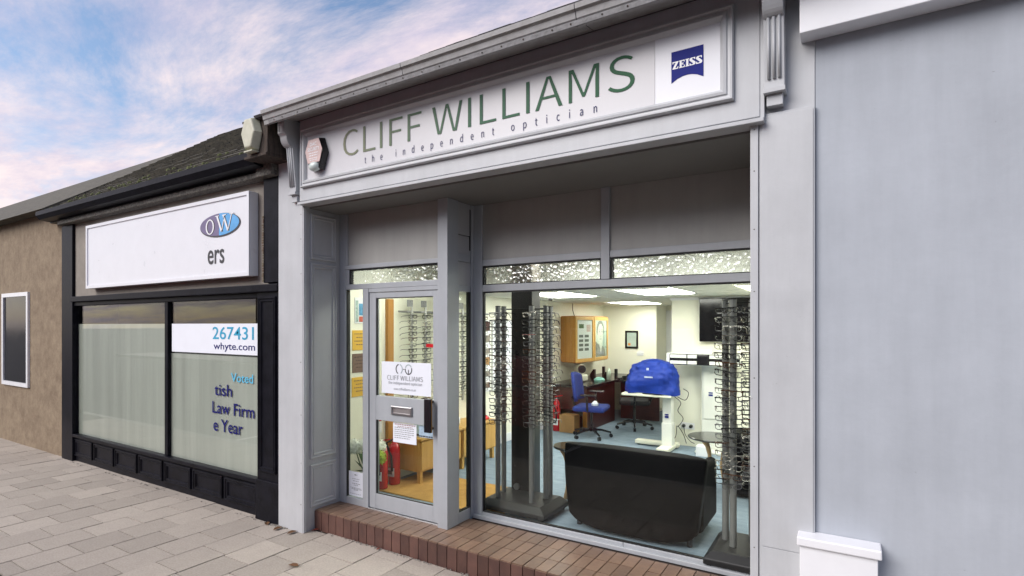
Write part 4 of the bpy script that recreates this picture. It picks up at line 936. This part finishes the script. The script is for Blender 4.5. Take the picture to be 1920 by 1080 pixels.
# office chairs
def office_chair(name, label, loc, rz, fab, hi):
    t = T(name, label, 'office chair', (loc[0], loc[1], FL), 'office chairs', rz)
    k = dict(local=True)
    for i in range(5):
        a = R(72 * i + 18); c, s = math.cos(a), math.sin(a)
        lg_ = O('base_leg', M().tube([(0, 0, .12), (c * .15, s * .15, .11), (c * .29, s * .29, .075)], .02, 6, .014), BLACK, t, **k)
        O('caster', M().cyl((c * .29 - s * .02, s * .29 + c * .02, .029), (c * .29 + s * .02, s * .29 - c * .02, .029), .028, n=10), BLACK, lg_, **k)
    O('gas_column', M().cyl((0, 0, .09), (0, 0, .40), .028, .02, 10), BLACK, t, **k)
    O('seat', M().box(-.24, .24, -.23, .23, .40, .48), fab, t, bevel=.035, seg=3, **k)
    m = M(); vs = []
    for j in range(7):
        w = j / 6
        for i in range(9):
            u = i / 4 - 1; hw = .20 + .03 * math.sin(w * 3.1); vs.append((-.23 - .05 * w + .05 * u * u, hw * u, .55 + hi * w - (.05 * u * u if j == 6 else 0)))
    m.add(vs, [(j * 9 + i, j * 9 + i + 1, (j + 1) * 9 + i + 1, (j + 1) * 9 + i) for j in range(6) for i in range(8)])
    b = O('backrest', m, fab, t, smooth=True, **k); md = b.modifiers.new('solid', 'SOLIDIFY'); md.thickness = .05; md.offset = 0
    O('back_bar', M().tube([(-.05, 0, .40), (-.24, 0, .42), (-.30, 0, .6)], .022, 6), BLACK, t, **k)
    for s in (-1, 1):
        O('armrest', M().tube([(0, s * .25, .42), (0, s * .28, .52), (0, s * .28, .64)], .018, 6), BLACK, t, **k)
        O('arm_pad', M().box(-.1, .13, s * .28 - .035, s * .28 + .035, .64, .67), BLACK, t, bevel=.012, **k)
    return t
office_chair('office_chair', 'blue fabric office chair with black arms in front of the desk', (-3.27, 4.45), R(10), BLUEF, .42)
office_chair('office_chair', 'black office chair tucked behind the blue covered instrument', (-2.95, 5.45), R(200), BLACKF, .52)
# desk, wall cabinet and clutter at the back
dk = T('desk', 'dark red wooden desk along the wall behind the blue chair', 'desk', (-3.7, 5.6, FL))
O('desk_top', boxes((-4.184, -3.45, 4.75, 7.15, .86, .90), (-3.45, -2.75, 5.9, 7.15, .86, .8995)), BLACK, dk, bevel=.004)
O('front_panel', boxes((-4.184, -3.50, 4.78, 4.82, .50, .858), (-3.52, -3.50, 4.82, 6.0, FL, .858), (-3.5, -2.8, 6.3, 6.34, FL, .858)), MAHOG, dk)
O('desk_end', boxes((-3.56, -3.50, 4.78, 4.82, FL, .50), (-4.184, -4.1, 4.78, 4.82, FL, .50)), OAKD, dk)
O('cardboard_box', boxes((-3.86, -3.60, 4.55, 4.75, FL, .45)), CARD, label='brown cardboard box under the desk beside the extinguisher', cat='box', bevel=.004)
extinguisher(-3.94, 4.62, FL, .56, 'lone red fire extinguisher standing at the back by the desk')
B('extinguisher_notice', (-4.199, -4.194, 4.62, 4.74, .80, 1.06), WHITE, label='white instruction card on the wall above the lone extinguisher', cat='notice')
wc = T('wall_cabinet', 'angled orange oak wall cabinet with posters in its glazed doors', 'cabinet', (-3.95, 5.7, 1.22))
pl_ = [(-4.199, 5.30), (-3.84, 5.08), (-3.755, 5.66), (-3.80, 6.40), (-4.0, 6.62), (-4.199, 6.62)]
O('carcass', M().prism([(x, y, 1.22) for x, y in pl_], (0, 0, .79)), OAKD, wc, bevel=.003)
def on_face(p, q, d=.004):
    p, q = Vector((*p, 0)), Vector((*q, 0)); u = (q - p); n = Vector((u.y, -u.x, 0)).normalized()
    return lambda a, b, h: tuple(p + u * a + n * (d + h) + Vector((0, 0, b)))
for k, (p, q) in enumerate(((pl_[1], pl_[2]), (pl_[2], pl_[3]), (pl_[3], pl_[4]))):
    fn = on_face(p, q); W = (Vector(q) - Vector(p)).length; e = .055 / W
    m = M()
    for a0, a1, b0, b1 in ((.01, e, 1.235, 1.995), (1 - e, .99, 1.235, 1.995), (e, 1 - e, 1.235, 1.29), (e, 1 - e, 1.94, 1.995)):
        m.prism([fn(a0, b0, 0), fn(a1, b0, 0), fn(a1, b1, 0), fn(a0, b1, 0)], Vector(fn(.5, 1, .016)) - Vector(fn(.5, 1, 0)))
    d = O('cabinet_door', m, OAK, wc)
    def R4(a0, a1, b0, b1, h): return [fn(a0, b0, h), fn(a1, b0, h), fn(a1, b1, h), fn(a0, b1, h)]
    O('poster', M().poly(R4(e, 1 - e, 1.29, 1.94, .001)), (WHITE, PALEG, mat('pale_map', (.5, .55, .50), .5, var=.2, vs_=18))[k], d)
    if k == 0:
        m = M()
        for r in range(4):
            for c in range(2): m.poly(R4(.2 + .3 * c, .42 + .3 * c, 1.42 + .075 * r, 1.465 + .075 * r, .003))
        O('poster_pictures', m, SKIND, d)
        O('poster_block', M().poly(R4(.2, .45, 1.80, 1.87, .003)), LEAFG, d); O('poster_block', M().poly(R4(.6, .82, 1.74, 1.86, .003)), PINKW, d)
    if k == 1:
        def EL(cx, cz, a, b, h, n=20): return [fn(cx + a * math.cos(2 * math.pi * i / n), cz + b * math.sin(2 * math.pi * i / n), h) for i in range(n)]
        O('portrait_coat', M().poly([fn(.1, 1.295, .002), fn(.86, 1.295, .002), fn(.80, 1.42, .002), fn(.55, 1.50, .002), fn(.3, 1.52, .002), fn(.1, 1.58, .002)]), SKIND, d)
        O('portrait_hair', M().poly(EL(.46, 1.78, .27, .155, .003)), SKIND, d)
        O('portrait_face', M().poly(EL(.47, 1.69, .21, .19, .004)), SKIN, d)
        m = M()
        for cx_ in (.39, .56): m.poly(EL(cx_, 1.735, .045, .012, .005, 10)); m.poly(EL(cx_, 1.768, .06, .008, .005, 10))
        m.poly(EL(.47, 1.605, .07, .01, .005, 10)); m.poly(EL(.49, 1.655, .03, .012, .005, 10))
        O('portrait_features', m, mat('portrait_mid', (.2, .21, .2), .6), d)
        O('portrait_collar', M().poly([fn(.36, 1.52, .0045), fn(.58, 1.50, .0045), fn(.50, 1.34, .0045)]), SKIN, d)
    O('pane', M().prism(R4(e, 1 - e, 1.29, 1.94, .008), Vector(fn(.5, 1, .003)) - Vector(fn(.5, 1, 0))), PANE, d)
p, q = pl_[0], pl_[1]; fn = on_face(p, q)
for a0, a1 in ((.03, .39), (.42, .97)):
    O('side_door', M().prism([fn(a0, 1.235, 0), fn(a1, 1.235, 0), fn(a1, 1.995, 0), fn(a0, 1.995, 0)], Vector(fn(.5, 1, .014)) - Vector(fn(.5, 1, 0))), OAKD, wc)
O('cable', M().tube([(-4.195, 5.75, 2.24), (-4.19, 5.74, 2.12), (-4.15, 5.73, 2.01)], .006, 5), RUBBER, wc)
ph = T('eye_instrument', 'cream bench instrument with a black eyepiece on the desk', 'instrument', (-3.85, 5.35, .90))
O('body', boxes((-4.0, -3.78, 5.25, 5.5, .901, 1.02)), IVORY, ph, bevel=.03, seg=3)
O('head', M().cyl((-3.72, 5.1, 1.13), (-3.98, 5.55, 1.10), .075, .085, 14).box(-3.96, -3.84, 5.32, 5.45, 1.0, 1.08), IVORY, ph, bevel=.01)
O('eyepiece', M().cyl((-3.70, 5.065, 1.132), (-3.722, 5.10, 1.13), .062, .07, 14), BLACK, ph)
O('bottle', M().lathe([(.04, 0), (.042, .14), (.03, .17), (.015, .18), (.015, .2)], (-3.55, 5.85, .9005), 12), mat('pale_green_plastic', (.62, .72, .60), .3), label='pale translucent bottle with green cap on the desk', cat='bottle', smooth=True)
O('tissue_pile', M().lathe([(.09, 0), (.1, .03), (.06, .06), (.02, .07)], (-3.6, 5.55, .9005), 8), mat('turquoise_cloth', (.25, .55, .48), .8, var=.3), label='crumpled turquoise cloth on the desk', cat='cloth')
m = M()
for k in range(9): m.box(-4.1 + .06 * k, -4.06 + .06 * k, 6.3 - .1 * (k % 4), 6.36 - .1 * (k % 4), .901, .95 + .035 * (k % 5))
for k in range(7): m.box(-3.45 + .07 * k, -3.40 + .07 * k, 6.0 + .05 * (k % 3), 6.1 + .05 * (k % 3), .901, .93 + .03 * (k % 4))
O('desk_clutter', m, DARK, label='dark jumble of small desk items behind the blue cover', cat='desk items')
cf = T('certificate', 'small black framed certificate with an orange seal on the back wall', 'certificate', (-3.6, 7.19, 1.4))
O('frame', M().frame(-3.735, -3.475, 1.40, 1.745, [(0, 0), (0, .02), (.035, .02), (.035, .004)], front(7.199)), BLACK, cf)
B('mount', (-3.70, -3.51, 7.192, 7.196, 1.435, 1.71), PALEG, cf); B('seal', (-3.68, -3.63, 7.189, 7.191, 1.455, 1.50), mat('orange_seal', (.7, .25, .04), .5), cf)
O('print', lines([(1.66 - .025 * k, .006, .15, .85) for k in range(5)], -3.70, -3.51, front(7.190)), INKG, cf)
B('wall_switch', (-3.50, -3.37, 7.188, 7.199, 1.26, 1.335), WHITE, label='blank white switch plate on the back wall below the certificate', cat='switch plate', bevel=.003)
B('back_door', (-3.118, -2.3, 7.85, 7.899, FL, 2.15), WHITE, label='white door at the end of the passage behind the partition', cat='door', bevel=.004)
O('tissue', M().lathe([(.05, 0), (.055, .03), (.03, .06), (.01, .07)], (-3.20, 4.42, FL + .482), 7), PAPER, label='scrunched white tissue on the blue chair seat', cat='tissue')

# ------------------------------------------------------------------ across the street, seen in the glass
ob = T('stone_house', 'brown stone house across the road mirrored in the shop glass', 'house', (-8, -16, 0))
O('wall', boxes((-30, 14, -16.8, -16.2, -.1, 6.0)), STONE, ob)
rr = random.Random(2); blk = M().box(-.5, .5, -.02, .02, -.5, .5).mesh('stone_block'); blk.materials.append(STONE)
for r in range(12):
    x = -20 + rr.uniform(0, .4)
    while x < 4 and r < 8:
        w = rr.uniform(.6, 1.1); o = bpy.data.objects.new('stone_block', blk); col.objects.link(o); o.parent = ob; o.location = Vector((x + w / 2, -16.19, .25 + r * .42)) - ORG[ob.name]; o.scale = (w - .03, 1, .39); x += w
O('roof', M().prism([(-30, -16.1, 6.0), (-30, -19.5, 8.2), (-30, -23, 6.0)], (44, 0, 0)), SLATE, ob)
for k in range(8):
    x = -22 + 4 * k
    for z in (.9, 3.7):
        w_ = O('window', boxes((x - .12, x + 1.22, -16.16, -16.1, z - .15, z), (x - .12, x, -16.16, -16.1, z, z + 1.6), (x + 1.1, x + 1.22, -16.16, -16.1, z, z + 1.6), (x - .12, x + 1.22, -16.16, -16.1, z + 1.6, z + 1.8)), mat('dressed_stone', (.42, .34, .24), .9), ob)
        O('pane', boxes((x, x + 1.1, -16.165, -16.15, z, z + 1.6)), SCREEN, w_); O('sash', boxes((x, x + 1.1, -16.148, -16.13, z + .76, z + .83), (x, x + .06, -16.148, -16.13, z, z + .76), (x + 1.04, x + 1.1, -16.148, -16.13, z, z + .76)), WHITE, w_)
car = T('parked_car', 'red hatchback parked at the kerb, mirrored in the display window', 'car', (-5.4, -4.2, -.13))
def car_sec(x, z0, z1, hw, hwt): return [(x, -hw, z0), (x, hw, z0), (x, hw * 1.02, (z0 + z1) / 2), (x, hwt, z1), (x, -hwt, z1), (x, -hw * 1.02, (z0 + z1) / 2)]
def loft(secs):
    m = M(); n = len(secs[0]); k = len(secs)
    return m.add([p for s in secs for p in s], [(j * n + i, j * n + (i + 1) % n, (j + 1) * n + (i + 1) % n, (j + 1) * n + i) for j in range(k - 1) for i in range(n)] + [tuple(range(n))[::-1], tuple(range((k - 1) * n, k * n))])
O('body', loft([car_sec(-2.0, .35, .62, .70, .62), car_sec(-1.9, .24, .72, .80, .70), car_sec(-1.0, .22, .86, .85, .74), (car_sec(1.6, .22, .90, .85, .76)), car_sec(1.92, .24, .88, .82, .74), car_sec(2.0, .36, .8, .76, .7)]), REDC, car, local=True, bevel=.05, seg=3)
O('cabin', loft([car_sec(-1.0, .84, .87, .74, .72), car_sec(-.3, .84, 1.36, .75, .56), car_sec(.9, .84, 1.40, .76, .57), car_sec(1.55, .84, 1.28, .75, .56), car_sec(1.85, .84, .92, .74, .70)]), REDC, car, local=True, bevel=.03)
for s in (-1, 1):
    for a, b in ((-.62, .25), (.32, 1.35)):
        O('side_window', M().add([(a, s * .772, .90), (b, s * .772, .90), (b - .08, s * .612, 1.29), (max(a + (.35 if a < 0 else .02), a), s * .612, 1.29)], [(0, 1, 2, 3)]), SCREEN, car, local=True)
    for x in (-1.3, 1.25):
        w_ = O('wheel', M().cyl((x, s * .70, .31), (x, s * .875, .31), .31, n=24), RUBBER, car, local=True); O('rim', M().cyl((x, s * .877, .31), (x, s * .885, .31), .2, n=16), METAL, w_, local=True)
    O('headlight', M().box(-1.98, -1.8, s * .62 - .1, s * .62 + .1, .58, .68), WHITE, car, local=True, bevel=.03); O('tail_light', M().box(1.85, 2.0, s * .68 - .07, s * .68 + .07, .62, .8), RED, car, local=True, bevel=.02)

# ------------------------------------------------------------------ fallen leaves and bits along the step
spots = [(-4.21, -.02, LEAFB, 'curled dark leaf by the foot of the left pilaster'), (-4.60, .0, LEAFB, 'dark leaf in front of the black pilaster'), (-3.62, -.44, LEAFB, 'small twiggy brown leaf on the paving slabs'),
         (-4.08, .13, LEAFR, 'reddish leaf in the corner where step meets reveal'), (-2.30, .13, LEAFR, 'red leaf lying against the step riser near the middle'), (-4.40, -.03, LEAFB, 'brown leaf in the gap between the two pilasters'), (-3.30, .13, LEAFR, 'tiny red leaf below the door at the step')]
for k, (x, y, mt_, lb) in enumerate(spots):
    a = random.uniform(0, 6.28); m = M(); c, s = math.cos(a), math.sin(a); r = (.05, .045, .05, .04, .035, .05, .022)[k]
    P = [(-1, 0, .1), (-.4, .45, .3), (.3, .5, .35), (1, 0, .15), (.3, -.5, .3), (-.4, -.45, .35), (0, 0, .08)]
    m.add([(x + (p * c - q * s) * r, y + (p * s + q * c) * r, .003 + z * r * .8) for p, q, z in P], [(0, 1, 6), (1, 2, 6), (2, 3, 6), (3, 4, 6), (4, 5, 6), (5, 0, 6)])
    O('fallen_leaf', m, mt_, label=lb, cat='leaf')
m = M(); rr = random.Random(8)
for k in range(420):
    x = rr.choice((rr.uniform(-4.1, -1.0), rr.gauss(-3.2, .25), rr.gauss(-4.45, .06), rr.uniform(-9, -4.5), rr.uniform(-.4, .6))); y = .150 - abs(rr.gauss(0, .012)) - (.12 if x < -4.2 or x > -.45 else 0) - (.1 if x > -.25 else 0); r = rr.uniform(.003, .009)
    m.lathe([(r, 0), (r * .8, r * .7), (r * .2, r)], (x, y, .0), 5)
O('grit', m, mat('grit', (.12, .10, .08), .9, c2=(.4, .38, .34), vs_=70), kind='stuff')
